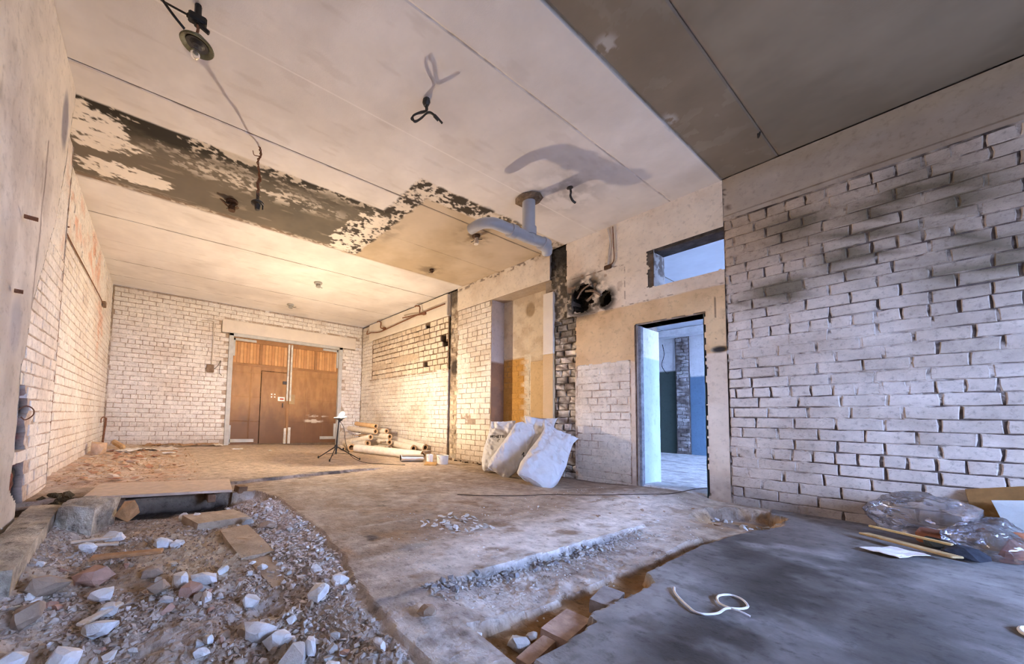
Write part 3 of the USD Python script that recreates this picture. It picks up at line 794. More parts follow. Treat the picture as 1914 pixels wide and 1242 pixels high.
obj('wire', tube(smooth_path([(6.93, 4.74, 3.1), (6.93, 4.70, 2.8), (6.92, 4.76, 2.5), (6.93, 4.64, 2.25), (6.92, 4.58, 2.28)], 8), .008, 6), mat('black_wire', (.02, .02, .02), rough=.5), nw)

# ------------------------------------------------------------------ floor
floor = thing('floor', 'dug-up dirty concrete floor with trenches and rubble', kind='structure')


def sstep(t, w=.014):
    return ss(-w, w, t)


def edge_left(y):       # where the concrete slab breaks off towards the dug-up side
    return np.interp(y, [.6, 1.2, 1.47, 1.75, 2.0, 2.6, 2.9, 3.7, 4.2], [-4.30, -4.28, -4.24, -4.20, -4.13, -4.06, -4.07, -4.04, -4.2])


def screed_edge(x):
    return np.interp(x, [-5, -3.93, -3.72, -3.56, -3.54, -2.98, -2.95, -2.86, -2.84, -2.0, -1.72, -1.70, -1.2, -.75, -.6, -.35, -.3, 0], [.80, .83, .84, .85, .90, .90, .90, .96, .985, 1.02, 1.0, 1.0, .95, .86, .9, .92, 1.05, 1.1])


def regions(x, y):
    """Signed masks of the floor plan, in metres: bare slab, dug ground, sunken strip, narrow trench, screed."""
    n = fb(x, y, s=8, o=4, seed=200) - .5
    m = fb(x, y, s=30, o=3, seed=201) - .5
    j = .06 * n + .02 * m
    dug = np.minimum(edge_left(y) + j - x, np.where(x < -4.4, 4.15, 4.1 + .15 * n) - y)
    scr = screed_edge(x) + .022 * m + .014 * n - y
    scr = np.minimum(scr, x + 3.985 + .05 * n)
    hi = 1.10 + .10 * n + .03 * m
    tren = np.minimum(np.minimum(hi - y, y - screed_edge(x) + .02), np.minimum(x + 4.0, -1.72 + .1 * n - x))
    sunk = np.minimum(np.minimum(1.445 + .05 * n + .02 * m - y, -1.55 + .5 * n - x), x - edge_left(y) - .0)
    return dug, scr, tren, sunk, n, m


def ground(x, y):
    x, y = np.asarray(x, float), np.asarray(y, float)
    dug, scr, tren, sunk, n, m = regions(x, y)
    n1 = fb(x, y, s=2.2, o=4, seed=205) - .5
    n4 = fb(x, y, s=45, o=3, seed=206) - .5
    z = .02 * n1 + .010 * n + .004 * m
    z = z + .035 * sstep(y - (4.57 + .22 * (x + 4.3)) - .05 * n, .02) * (1 - ss(-2.5, -1.7, x))
    z = z + .05 * ss(-.7, -.15, x) * ss(5.4, 6.2, y) + .05 * ss(-1.5, -.2, x) * ss(.0, 1, -np.abs(y - 1.9) + 1.0) * ss(1.45, 1.8, y)
    z = z + (.05 + .06 * n) * (1 - ss(-5.7, -5.0, x)) * ss(4.7, 5.1, y) + .06 * np.maximum(0, n) * ss(9.2, 9.7, y) * (1 - ss(-4.4, -3.9, x))
    s_ = sstep(sunk) * (1 - .9 * ss(-2.5, -1.6, x)) * ss(-4.0, -3.6, x + .3 * n + .5 * (1.25 - y))
    z = z * (1 - s_) + s_ * (-.045 + .02 * n1 + .03 * n + .018 * m + .006 * n4 + 0 * m)
    t_ = sstep(tren, .012)
    z = z * (1 - t_) + t_ * (-.068 + .02 * n + .012 * m)
    d_ = sstep(dug, .02)
    z = z * (1 - d_) + d_ * (-.085 + .05 * n1 + .075 * n + .035 * m + .012 * n4 + .12 * ss(-5.3, -5.75, x) - .05 * ss(3.6, 3.95, y) + .055 * (1 - ss(.05, .40, edge_left(y) - x)))
    hole = 1 - ss(.75, 1.15, np.hypot((x + .72) / .55, (y - 1.16) / .26) + .8 * n)
    z = z - hole * (.10 - .12 * ss(-.9, -1.4, x))
    c_ = sstep(scr, .010)
    z = z * (1 - c_) + c_ * (.006 + .006 * n1 + .003 * m)
    gutter = ss(-.20, -.10, x) * (1 - ss(-.02, .0, x) * 0) * ((y > 4.0) & (y < 5.75)) * ss(.42, .5, n + .5)
    return z - .10 * gutter


def col_ground(x, y):
    dug, scr, tren, sunk, n, m = regions(x, y)
    a = fb(x, y, s=1.4, o=5, seed=210); b = fb(x, y, s=6, o=5, seed=211); st = fb(x * .35 + y * .12, y, s=16, o=4, seed=212)
    c = mixc((.31, .235, .175), (.43, .355, .29), ss(.40, .62, a))
    c = mixc(c, (.27, .195, .14), .75 * ss(.52, .66, b))
    c = mixc(c, (.52, .44, .36), .6 * ss(.55, .68, st))
    c = mixc(c, (.60, .48, .36), ss(4.3, 5.4, y) * .85)
    c = mixc(c, (.25, .18, .125), ss(-1.3, -.5, x) * ss(2.2, 2.8, y) * (1 - ss(3.9, 4.5, y)) * .75)
    c = mixc(c, (.30, .185, .10), np.maximum(ell(x, y, -3.75, 2.05, .45, .3, .6), .7 * ell(x, y, -3.2, 2.75, .7, .25, .7)) * ss(.38, .6, b) * .8)
    for (px, py, rx, ry) in ((-3.25, 3.0, .16, .1), (-3.85, 2.2, .07, .05), (-3.7, 1.92, .14, .05), (-2.86, 1.96, .12, .06), (-2.95, 4.86, .45, .05), (-3.7, 4.68, .4, .04)):
        c = mixc(c, (.085, .075, .07), ell(x, y, px, py, rx, ry, .45) * ss(.40, .55, b) * .85)
    red = (1 - ss(-5.0, -4.45, x + .3 * (b - .5))) * ss(4.6, 4.9, y) * (1 - ss(8.6, 9.4, y))
    c = mixc(c, mixc((.56, .37, .26), (.64, .51, .40), ss(.40, .56, b)), red * .75)
    dust = np.maximum.reduce([ell(x, y, -1.05, 1.88, .55, .32, .8), ell(x, y, -1.9, 1.62, .9, .32, .8), .9 * ell(x, y, -2.9, 1.62, 1.0, .35, .8), .8 * ell(x, y, -3.1, 1.25, .9, .25, .8)])
    c = mixc(c, (.84, .83, .83), dust * ss(.33, .50, .5 * b + .5 * st) * .9)
    s_ = sstep(sunk) * (1 - .8 * ss(-2.3, -1.6, x))
    sc = mixc((.42, .37, .34), (.60, .57, .55), ss(.42, .62, b)); sc = mixc(sc, (.24, .20, .18), ss(.55, .68, fb(x, y, s=12, o=4, seed=214)) * .7)
    c = mixc(c, sc, s_ * .9)
    lip = s_ * (1 - ss(.0, .09, 1.45 - y)) * (1 - ss(-2.4, -2.1, x))
    c = mixc(c, (.15, .16, .185), lip * .85)
    t_ = sstep(tren, .03)
    c = mixc(c, mixc((.27, .155, .07), (.36, .24, .14), ss(.42, .6, b)), t_)
    d_ = sstep(dug, .03)
    dg = mixc((.36, .27, .19), (.44, .39, .34), ss(.42, .62, a)); dg = mixc(dg, (.22, .16, .11), ss(.52, .66, b) * .8)
    dg = mixc(dg, (.50, .40, .28), ell(x, y, -4.75, 2.75, .35, .45, .5) * .7)
    dg = mixc(dg, (.57, .50, .46), np.maximum(1 - ss(.02, .30, edge_left(y) - x), ell(x, y, -4.75, 1.75, .3, .25, .7) * .7) * ss(.35, .55, b))
    dg = mixc(dg, (.40, .37, .35), (1 - ss(1.5, 2.4, y)) * .6)
    dg = mixc(dg, (.045, .036, .03), ss(3.72, 3.92, y) * ss(-4.36, -4.46, x))  # shade under the panel, painted near-black into the earth colour
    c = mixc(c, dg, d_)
    hole = 1 - ss(.8, 1.2, np.hypot((x + .72) / .6, (y - 1.16) / .28) + .8 * n)
    c = mixc(c, mixc((.36, .22, .11), (.24, .19, .16), ss(.42, .58, b)), hole * .85)
    c_ = sstep(scr, .008)
    g = mixc((.28, .275, .285), (.185, .175, .175), ss(.42, .58, a))
    dk = np.maximum.reduce([ell(x, y, -1.55, .80, .75, .22, .6), ell(x, y, -2.35, .52, .85, .22, .6), ell(x, y, -3.3, .55, .5, .16, .6), .8 * ell(x, y, -2.9, .15, .9, .25, .7), .8 * ell(x, y, -1.6, .35, .5, .15, .7)])
    g = mixc(g, (.042, .037, .034), dk * ss(.30, .50, .5 * b + .5 * fb(x, y, s=3, o=5, seed=215)) * .93)
    g = mixc(g, (.10, .09, .085), ss(.56, .66, fb(x * .8, y * 1.2, s=7, o=5, seed=216)) * .6)
    g = mixc(g, (.23, .2, .19), ell(x, y, -.9, .75, .7, .2, .8) * .5)
    c = mixc(c, g, c_)
    c = mixc(c, (.13, .095, .07), ss(-.16, -.05, x) * (y > 2.3) * (y < 5.7) * .8)  # shadow line along the wall foot, painted into the floor colour
    return c


FG = Frame((0, 0, 0), (1, 0, 0), (0, 0, 1), (0, 1, 0))
for (x0, x1, y0, y1, st) in ((-6.0, 0.0, .45, 2.6, .0105), (-6.0, .0, 2.6, 5.2, .0145), (-6.0, .0, 5.2, 9.95, .03), (-3.0, 0, -.6, .45, .02), (-6, -3, -3, .45, .06), (-3, 0, -3, -.6, .06)):
    nx, ny = int((x1 - x0) / st) + 1, int((y1 - y0) / st) + 1
    X, Y = np.meshgrid(np.linspace(x0, x1, nx), np.linspace(y0, y1, ny), indexing='ij')
    V = np.c_[X.ravel(), Y.ravel(), ground(X, Y).ravel()]
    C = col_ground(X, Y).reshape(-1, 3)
    i = np.arange(nx * ny).reshape(nx, ny)
    F = np.stack([i[:-1, :-1], i[1:, :-1], i[1:, 1:], i[:-1, 1:]], -1).reshape(-1, 4)
    cx, cy = V[F].mean(1)[:, 0], V[F].mean(1)[:, 1]
    dug, scr, tren, sunk, _, _ = regions(cx, cy)
    which = np.where(scr > 0, 2, np.where((dug > 0) | (tren > 0), 1, 0))
    for k, (nm, m_, lb) in enumerate((('concrete_slab', M_GROUND, 'dirt-covered concrete slab'), ('dug_earth', M_GROUND, 'dug-up earth and rubble'), ('screed', M_CONC, 'grey worn screed with jagged edge'))):
        f = F[which == k]
        if len(f):
            u, inv = np.unique(f, return_inverse=True)
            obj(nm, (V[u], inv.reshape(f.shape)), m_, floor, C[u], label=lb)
obj('doorstep', bevel_box((.5, .74, .1), .02, (.3, 1.945, -.0)), M_CONC, floor, np.tile((.6, .58, .57), (24, 1)))
obj('subsoil', bevel_box((7, 14, .2), .01, (-3, 3.5, -.45)), M_CORE, floor)

# ------------------------------------------------------------------ the gate
M_GATE = mat('gate_wood', s1=3.5, c1=.12, s2=30, b=.15, rough=.5, dist=.003)
M_GFRAME = mat('gate_steel', s1=6, c1=.14, s2=50, b=.25, rough=.6)
gate = thing('door_1', 'brown double gate with boarded upper lights and grey steel frame', kind='structure')


def gate_col(x, z):
    n = fb(x * 2, z * .6, s=6, o=5, seed=230); n2 = fb(x, z, s=3.5, o=5, seed=231)
    c = mixc((.40, .21, .075), (.33, .165, .06), ss(.4, .62, n))
    c = mixc(c, (.155, .075, .035), .92 * (1 - ss(.45, 1.45, z + .9 * (n2 - .5))) )
    sm = np.maximum(ell(x, z, -1.42, .66, .26, .05, .3), ell(x, z, -1.35, .80, .3, .025, .4)) * ss(.42, .52, fb(x * .4, z, s=20, seed=232))
    return mixc(c, (.60, .50, .38), sm)


def leaf(x0, x1, y, cut=None):
    s = sheet(FF, x0, x1, .04, 2.04, .02, lambda x, z: y + .004 * ((np.abs((z % .62) - .31) < .3) & (np.abs(((x - x0) % .47) - .235) < .225)), gate_col, cut)
    return s


W_IN = -.06
CUT = lambda x, z: ~((x > -2.86) & (x < -2.20) & (z < 1.93))
s = leaf(-3.58, -2.17, W_IN, CUT); obj('gate_leaf', s[0], M_GATE, gate, s[1], label='brown gate leaf with wicket door')
s = leaf(-2.11, -.74, W_IN); obj('gate_leaf', s[0], M_GATE, gate, s[1], label='brown gate leaf with scraped pale mark')
obj('gate_leaf_back', cat_meshes([wbox(FF, -3.6, -2.14, .03, 2.78, -.12, W_IN - .012), wbox(FF, -2.14, -.72, .03, 2.78, -.12, W_IN - .012)]), mat('gate_brown', (.34, .17, .065), s1=4, c1=.2, rough=.5), gate)
s = sheet(FF, -2.85, -2.21, .06, 1.92, .02, lambda x, z: W_IN + .010 + 0 * x, lambda x, z: gate_col(x, z) * .93)
wk = obj('wicket_door', s[0], M_GATE, gate, s[1])
obj('wicket_gap', cat_meshes([wbox(FF, -2.868, -2.852, .05, 1.94, -.062, W_IN + .004, .001), wbox(FF, -2.868, -2.2, 1.925, 1.94, -.062, W_IN + .004, .001)]), mat('gap_dark', (.05, .025, .015)), gate, kind='stuff')
MBR = mat('gate_brown', (.34, .17, .065), s1=4, c1=.2, rough=.5)
for a, b, c, d in ((-3.58, -.74, 2.03, 2.09), (-3.58, -.74, 2.62, 2.74), (-2.93, -2.86, 2.09, 2.62), (-1.45, -1.38, 2.09, 2.62), (-3.60, -3.55, 2.09, 2.62), (-.78, -.72, 2.09, 2.62)):
    obj('gate_rail', wbox(FF, a, b, c, d, -.09, W_IN + .012), MBR, gate)
MBD = [mat('pine_board_%s' % k, c, s1=8, c1=.12, s2=60, b=.12, rough=.55) for k, c in (('pale', (.62, .34, .14)), ('warm', (.56, .29, .11)), ('dark', (.50, .25, .095)))]
for a, b in ((-3.55, -2.93), (-2.86, -2.22), (-2.06, -1.45), (-1.38, -.78)):
    for k in range(8):
        w = (b - a) / 8
        obj('board', wbox(FF, a + k * w + .003, a + (k + 1) * w - .003, 2.09, 2.62, -.085, W_IN - .004 + .003 * (k % 2), .004), MBD[(k * 7 + int(a * 10)) % 3], gate)
GG = (.50, .50, .47)
MG = mat('frame_grey', GG, s1=7, c1=.15, s2=40, b=.25, rough=.6)
for a, b, c, d in ((GX0 - .02, GX0 + .09, -.05, GZ), (GX1 - .09, GX1 + .02, -.05, GZ), (GX0 - .02, GX1 + .02, GZ - .07, GZ + .01)):
    obj('gate_frame', wbox(FF, a, b, c, d, -.12, .03, .008), MG, gate)
MGW = mat('meeting_strip', (.60, .57, .50), s1=9, c1=.3, s2=40, b=.4)
for a, b, c, d in ((-2.205, -2.155, 1.18, 2.70), (-2.125, -2.075, 1.18, 2.70), (-2.235, -2.165, .05, .46), (-2.125, -2.05, .05, .48)):
    obj('meeting_strip', wbox(FF, a, b, c, d, W_IN, -.02, .006), MGW, gate)
for a, b, c, d in ((-3.58, -3.02, 2.64, 2.70), (-3.58, -3.52, 2.25, 2.70), (-1.22, -.76, 2.66, 2.72), (-.80, -.74, 2.2, 2.72), (-3.56, -2.98, .10, .18), (-3.60, -3.53, .06, .52), (-1.22, -.80, .16, .24), (-.82, -.75, .16, .6)):
    obj('strap_hinge', wbox(FF, a, b, c, d, W_IN, -.03, .004), MG, gate)
obj('door_plate', wbox(FF, -2.42, -2.24, 1.17, 1.28, -.052, -.035, .004), mat('plate_white', (.80, .78, .72)), gate, label='small white plate on the wicket door')
obj('plate_print', wbox(FF, -2.37, -2.27, 1.205, 1.245, -.036, -.032, .001), mat('print_red', (.42, .10, .07)), gate)
for x in (-2.58, -2.50):
    for z in (1.27, 1.34):
        obj('sticker', wbox(FF, x - .018, x + .018, z - .018, z + .018, -.052, -.045, .002), mat('plate_white', (.80, .78, .72)), gate)
obj('lock_plate', wbox(FF, -2.13, -1.97, 1.10, 1.36, -.05, -.03, .004), mat('lock_brown', (.38, .26, .12), rough=.5), gate)
obj('handle', cat_meshes([wbox(FF, -2.30, -2.28, 1.0, 1.12, -.05, -.01, .004), wbox(FF, -2.31, -2.2, 1.62, 1.70, -.05, -.02, .006)]), mat('black_iron', (.04, .035, .035), rough=.5, spec=.5), wk)
obj('threshold', wbox(FF, -3.02, GX1, -.1, .065, -.1, -.03, .01), mat('dark_sill', (.16, .11, .07), s1=10, c1=.3), gate)
# daylight under the gate: the yard outside
yard = thing('floor_yard', 'pale ground outside the gate', kind='structure')
obj('ground_sheet', bevel_box((8, 4, .1), .01, (-2, 12.4, -.09)), mat('yard_concrete', (.7, .7, .7)), yard)

# ------------------------------------------------------------------ work lamp
MBK = mat('black_plastic', (.025, .024, .023), rough=.45, spec=.5)
MCH = mat('bright_metal', (.6, .6, .6), rough=.3, metallic=1.0, b=.05)
lamp = thing('work_lamp', 'lit work lamp on a thin black folding tripod', 'lamp')
g0 = lambda x, y: float(ground(np.array([x]), np.array([y]))[0])
hub = np.array([-2.36, 6.19, .27])
obj('column', tube([(-2.36, 6.19, .13), (-2.345, 6.185, .45), (-2.33, 6.18, .72)], [.016, .014, .011], 10), MBK, lamp)
obj('collar', lathe([(.0, -.03), (.026, -.03), (.03, -.01), (.03, .02), (.02, .035), (0, .035)], 14, hub + (0, 0, -.01)), MBK, lamp)
for (x, y) in ((-2.58, 6.46), (-2.60, 5.89), (-1.87, 6.21)):
    lg = obj('leg', tube([hub + (0, 0, .0), (x, y, g0(x, y) + .012)], [.010, .008], 8), MBK, lamp)
    obj('foot_cap', lathe([(0, -.012), (.013, -.012), (.013, .02), (.008, .03), (0, .03)], 10, (x, y, g0(x, y) + .012)), MBK, lg)
    m = hub * .45 + np.array([x, y, .0]) * .55
    obj('brace', tube([(-2.36, 6.19, .15), m + (0, 0, .0)], .005, 6), MBK, lg)
hd = np.array([-2.31, 6.17, .78])
nrm = np.array([-.12, -.06, .99]); nrm /= np.linalg.norm(nrm)
obj('lamp_head', lathe([(0, -.06), (.035, -.055), (.05, -.03), (.085, -.018), (.115, .0), (.118, .006), (.112, .008), (.06, -.004), (0, -.004)], 24, hd, nrm), MBK, lamp, smooth=40)
M_EMIT = usdkit.material(stage, '/World/Looks/lamp_glow', {'e': ('emission', {'color': LAMP_COLOR, 'strength': LAMP_STRENGTH})}, surface='e.emission')
obj('bulb', lathe([(0, -.002), (.026, 0), (.036, .02), (.040, .045), (.037, .075), (.027, .1), (.012, .113), (0, .115)], 20, hd, (.42, -.28, .86)), M_EMIT, lamp, smooth=True, label='glowing bulb of the work lamp')
obj('neck', tube([(-2.33, 6.18, .70), hd - nrm * .05], .018, 10), MBK, lamp)
kn = [(-2.33, 6.17, .74), (-2.25, 6.13, .6), (-2.22, 6.10, .35), (-2.16, 6.0, .12), (-2.02, 5.75, .02), (-1.75, 5.45, .012), (-1.5, 5.25, .012)]
kn = [(x, y, max(z, g0(x, y) + .006)) for x, y, z in kn]
obj('cable', tube(smooth_path(kn, 8), .005, 6), MBK, lamp, label='thin black cable of the lamp')

# ------------------------------------------------------------------ sacks
M_SACK = mat('woven_sack', (.64, .64, .67), rough=.7, s1=9, c1=.07, s2=22, b=.5, dist=.012)
M_INK = mat('printed_ink', (.04, .04, .05), rough=.8, b=.0)


class Sack:
    def __init__(s, base, top, width, W, L, T, seed, slump=.12, flare=.9):
        s.base, s.top = np.asarray(base, float), np.asarray(top, float)
        s.d = s.top - s.base; s.d /= np.linalg.norm(s.d)
        s.wv = np.asarray(width, float); s.wv -= s.d * (s.wv @ s.d); s.wv /= np.linalg.norm(s.wv)
        s.tv = np.cross(s.wv, s.d)          # towards the viewer when wv points to the viewer's right
        s.W, s.L, s.T, s.seed, s.slump, s.flare = W, L, T, seed, slump, flare

    def hw(s, t):
        return s.W / 2 * np.interp(t, [0, .04, .2, .5, .78, .92, 1], [.72, .86, 1.0, .98, .86, .84, s.flare])

    def ht(s, t):
        return s.T / 2 * np.interp(t, [0, .03, .12, .35, .62, .82, .93, 1], [.22, .55, .88, 1.0, .82, .42, .14, .05])

    def at(s, a, t, off=0.0):
        """a: angle round the sack, t: 0 bottom to 1 top."""
        ca, sa = np.cos(a), np.sin(a)
        x = np.sign(ca) * np.abs(ca) ** .72 * s.hw(t); y = np.sign(sa) * np.abs(sa) ** .8 * s.ht(t)
        z = t * s.L + .045 * (np.abs(x) / (s.W / 2)) ** 3 * ss(.85, 1, t) - .02 * (np.abs(x) / (s.W / 2)) ** 2 * (1 - ss(0, .12, t))
        wr = .06 * (fb(x + 9 * (y > 0), t * 1.0, s=9, o=3, seed=s.seed) - .5) + .085 * (fb(x * 1.0, t * .28 + 5 * (y > 0), s=16, o=3, seed=s.seed + 3) - .5) * (.3 + ss(.5, .85, t) + (1 - ss(.0, .15, t)))
        diag = .075 * np.abs(fb(x * .9 + t * .9, t * .4 - x * .8, s=10, o=3, seed=s.seed + 5) - .5)
        y = y + (np.sign(y) * (wr - diag * 1.6) + .03 * (fb(x, t, s=4, seed=s.seed + 7) - .5) * ss(.8, 1, t)) * np.minimum(1, np.abs(sa) * 1.5)
        y = y + np.sign(sa) * off - s.slump * np.sin(np.pi * np.clip(t, 0, 1)) * -.0
        bend = -s.slump * np.sin(np.pi * t)
        return s.base + x[..., None] * s.wv + (y + bend * 0)[..., None] * s.tv + z[..., None] * s.d + (bend)[..., None] * np.array([0, 0, 1.0])

    def mesh(s, n=72, m=64):
        a = np.arange(n) * 2 * np.pi / n
        t = np.linspace(0, 1, m)
        A, T_ = np.meshgrid(a, t)
        V = s.at(A, T_).reshape(-1, 3)
        i = np.arange(n * m).reshape(m, n); j = np.roll(i, -1, 1)
        F = np.stack([i[:-1], j[:-1], j[1:], i[1:]], -1).reshape(-1, 4)
        F = np.vstack([F[:, [0, 1, 2]], F[:, [0, 2, 3]]])
        c0 = len(V); V = np.vstack([V, V[:n].mean(0), V[-n:].mean(0)])
        k = np.arange(n); k2 = (k + 1) % n
        F = np.vstack([F, np.c_[np.full(n, c0), k2, k], np.c_[np.full(n, c0 + 1), i[-1][k], i[-1][k2]]])
        return V, F

    def text(s, txt, x0, t0, h):
        tm = meshkit.text_mesh(txt, h, .001, bold=True)
        v = np.array(tm.vertices)
        x, t = x0 + v[:, 0], t0 + v[:, 1] / s.L
        hw = s.hw(t)
        ca = np.sign(x) * np.clip(np.abs(x) / hw, 0, .98) ** (1 / .72)
        a = -np.arccos(ca) if s.front < 0 else np.arccos(ca)
        return s.at(a, t, .003 + v[:, 2]), np.array(tm.faces)


def sack(label, *a, **k):
    s = Sack(*a, **k)
    s.front = -1 if s.tv @ (CAM - s.base) < 0 else 1
    t = thing('sack', label, 'sack', 'white sacks leaning by the niche')
    obj('body', s.mesh(), M_SACK, t, smooth=True)
    m = s.mesh(); n = 72
    V = m[0][:n * 64].reshape(64, n, 3)
    # seams at both ends
    for nm, row in (('top_seam', 63), ('bottom_seam', 0)):
        obj(nm, tube(np.vstack([V[row], V[row][:1]]), .0045, 5), M_SACK, t)
    return s, t


s1, t1 = sack('white sack with printed lettering against the brick edge of the niche', (-.70, 3.98, .03), (-.20, 4.28, .80), (.42, -.9, 0), .48, .93, .26, 301, slump=.02, flare=.86)
obj('lettering', s1.text('WHITE', -.15, .62, .050), M_INK, t1, label='black printed lettering')
obj('lettering', s1.text('S', -.02, .535, .050), M_INK, t1)
s2, t2 = sack('slumped white sack leaning over between two others, open gathered mouth', (-.93, 3.74, .05), (-.46, 3.60, .74), (.50, -.85, -.35), .39, .86, .27, 311, slump=.05, flare=.45)
s3, t3 = sack('tall upright white sack with a folded-over mouth at the ochre wall', (-.58, 3.42, .03), (-.20, 3.56, .82), (.45, -.9, 0), .50, .90, .26, 321, slump=.0, flare=.95)
s4, t4 = sack('frontmost white sack tipped over towards the sooty bricks', (-1.13, 2.99, .05), (-.20, 3.20, .70), (.18, -.80, -.62), .50, 1.08, .30, 331, slump=.04, flare=.98)
obj('printed_mark', s4.text('-', .16, .47, .05), M_INK, t4)
obj('printed_mark', s2.text('M', .14, .50, .05), M_INK, t2)

# ------------------------------------------------------------------ rolls, buckets
M_ROLL = mat('wrapped_roll', (.70, .64, .56), s1=12, c1=.12, s2=40, b=.3, rough=.6)
M_CARD = mat('cardboard', (.52, .34, .19), s1=10, c1=.15, s2=50, b=.25)
M_CDARK = mat('core_dark', (.20, .12, .075), s1=20, c1=.3)
M_FOIL = mat('foil', (.80, .80, .82), rough=.28, metallic=.9, s1=10, c1=.05, s2=25, b=.25)


def roll(label, a, b, r, m=M_ROLL, hole=.55, seed=0):
    a, b = np.asarray(a, float), np.asarray(b, float)
    t = thing('roll', label, 'roll', 'rolls heaped by the end of the brick wall')
    d = (b - a) / np.linalg.norm(b - a); L = np.linalg.norm(b - a)
    u, w, _ = frame_along(d)
    n, k = 28, 14
    th = np.arange(n) * 2 * np.pi / n
    zs = np.linspace(0, L, k)
    V = []
    for z in zs:
        rr = r * (1 + .06 * (fb(np.cos(th) * 2 + seed, np.sin(th) * 2 + z * 4, s=1.4, o=3, seed=seed) - .5))
        V.append(a + z * d + rr[:, None] * (np.cos(th)[:, None] * u + np.sin(th)[:, None] * w))
    V = np.vstack(V)
    F = np.vstack([np.stack([i * n + np.arange(n), i * n + (np.arange(n) + 1) % n, (i + 1) * n + (np.arange(n) + 1) % n, (i + 1) * n + np.arange(n)], 1) for i in range(k - 1)])
    obj('wrapping', (V, F), m, t, smooth=True)
    for c, s_ in ((a, -1), (b, 1)):
        obj('end_face', lathe([(r * .985, 0), (r * .9, .006), (r * .75, .002), (r * (hole + .12), .006), (r * hole, .0), (r * hole, -.05)], n, c, d * s_), M_CARD if m is not M_FOIL else M_FOIL, t)
        obj('core', lathe([(r * hole, .0), (r * hole * .97, -.12), (0, -.12)], n, c, d * s_), M_CDARK, t)
    return t


roll('orange-brown cardboard roll on top of the heap', (-.86, 8.42, .635), (-.84, 7.45, .60), .052, M_CARD, .7, 1)
roll('pale roll lying just under the orange-brown cardboard roll', (-.80, 8.95, .50), (-.76, 7.60, .475), .066, seed=2)
roll('short pale roll at the upper end of the heap next to the wall', (-.55, 8.1, .492), (-.55, 7.45, .492), .058, seed=3)
roll('pale roll directly below the short upper one', (-.55, 8.05, .370), (-.55, 7.30, .370), .064, seed=4)
roll('pale roll sloping up from the floor into the heap', (-1.08, 8.60, .15), (-.94, 7.50, .35), .066, seed=5)
roll('thick pale roll with a wide cardboard end facing out', (-1.02, 8.6, .11), (-.93, 7.65, .20), .088, seed=6, hole=.42)
roll('pale roll half buried in the middle of the heap', (-.55, 8.3, .241), (-.55, 7.30, .241), .066, seed=7)
zf = max(g0(-.62, y) for y in (7.4, 7.8, 8.2)) + .001
roll('pale roll at the very bottom of the heap, side of the lamp', (-.625, 8.3, zf + .07), (-.625, 7.38, zf + .07), .070, seed=14)
zf = max(g0(-.48, y) for y in (7.4, 7.8, 8.2)) + .001
roll('pale roll at the very bottom of the heap, side of the wall', (-.475, 8.3, zf + .07), (-.475, 7.42, zf + .07), .070, seed=15)
roll('front one of two parallel rolls at the wall, tilted', (-.33, 7.72, .21), (-.36, 6.62, .15), .078, seed=8)
roll('rear one of two parallel rolls at the wall', (-.15, 7.72, .28), (-.17, 6.45, .18), .076, seed=9)
roll('roll beside the lamp with its open end towards the room', (-1.02, 8.55, .12), (-1.31, 7.72, .10), .092, seed=10, hole=.6)
roll('long pale roll lying across the floor in front of the heap', (-1.27, 7.58, .10), (-.70, 5.82, .09), .088, seed=11)
roll('thin roll end lying on the floor next to the lamp', (-1.22, 8.5, .065), (-1.42, 7.92, .06), .045, seed=12)
roll('shiny silver foil roll on the floor', (-1.27, 5.74, .07), (-.86, 5.62, .07), .066, M_FOIL, .85, 13)
M_TRASH = [mat('torn_wrap_%s' % n, c, s1=15, c1=.2, s2=50, b=.4) for n, c in (('pale', (.66, .58, .48)), ('brown', (.40, .25, .14)), ('white', (.74, .71, .66)))]


def crumple(center, size, seed, thin=.012, n=11, amp=.35):
    """A crumpled sheet with thickness."""
    g = np.linspace(-.5, .5, n)
    X, Y = np.meshgrid(g, g, indexing='ij')
    Zt = amp * (fb(X, Y, s=3.2, o=3, seed=seed) - .5) * min(size[:2])
    top = np.c_[(X * size[0]).ravel(), (Y * size[1]).ravel(), (Zt + size[2]).ravel()]
    top[:, :2] *= (1 + .35 * (fb(X, Y, s=2.3, o=2, seed=seed + 50) - .5)).ravel()[:, None]
    bot = top - (0, 0, thin)
    i = np.arange(n * n).reshape(n, n)
    Q = np.stack([i[:-1, :-1], i[1:, :-1], i[1:, 1:], i[:-1, 1:]], -1).reshape(-1, 4)
    ring = np.r_[i[:, 0], i[-1, 1:], i[-2::-1, -1], i[0, -2:0:-1]]
    S = np.stack([np.roll(ring, -1), ring, ring + n * n, np.roll(ring, -1) + n * n], 1)
    V = np.vstack([top, bot])
    V = V @ rotm(0, 0, seed * 1.7).T
    return V + np.asarray(center, float), np.vstack([Q, Q[:, ::-1] + n * n, S])


for k, (x, y, z, sx, sy, mm, lb) in enumerate([(-1.05, 8.0, .40, .28, .12, 2, 'crumpled white wrapping stuck between the lamp and the heaped rolls'), (-.98, 7.95, .36, .3, .14, 1, 'torn brown paper between the lamp and the heaped rolls'),
                                               (-.28, 6.32, .10, .24, .12, 1, 'torn brown cardboard at the end of the two parallel rolls'), (-.34, 6.22, .12, .2, .1, 0, 'pale torn strip at the end of the two parallel rolls'),
                                               (-.72, 7.4, .26, .22, .1, 0, 'pale torn paper stuck in the middle of the rolls')]):
    obj('torn_wrapping', crumple((x, y, max(z, .02)), (sx, sy, .02), 400 + k), M_TRASH[mm], label=lb, cat='wrapping', smooth=False)

M_BUCK = mat('bucket_plastic', (.74, .73, .70), rough=.45, s1=10, c1=.1, s2=40, b=.1)


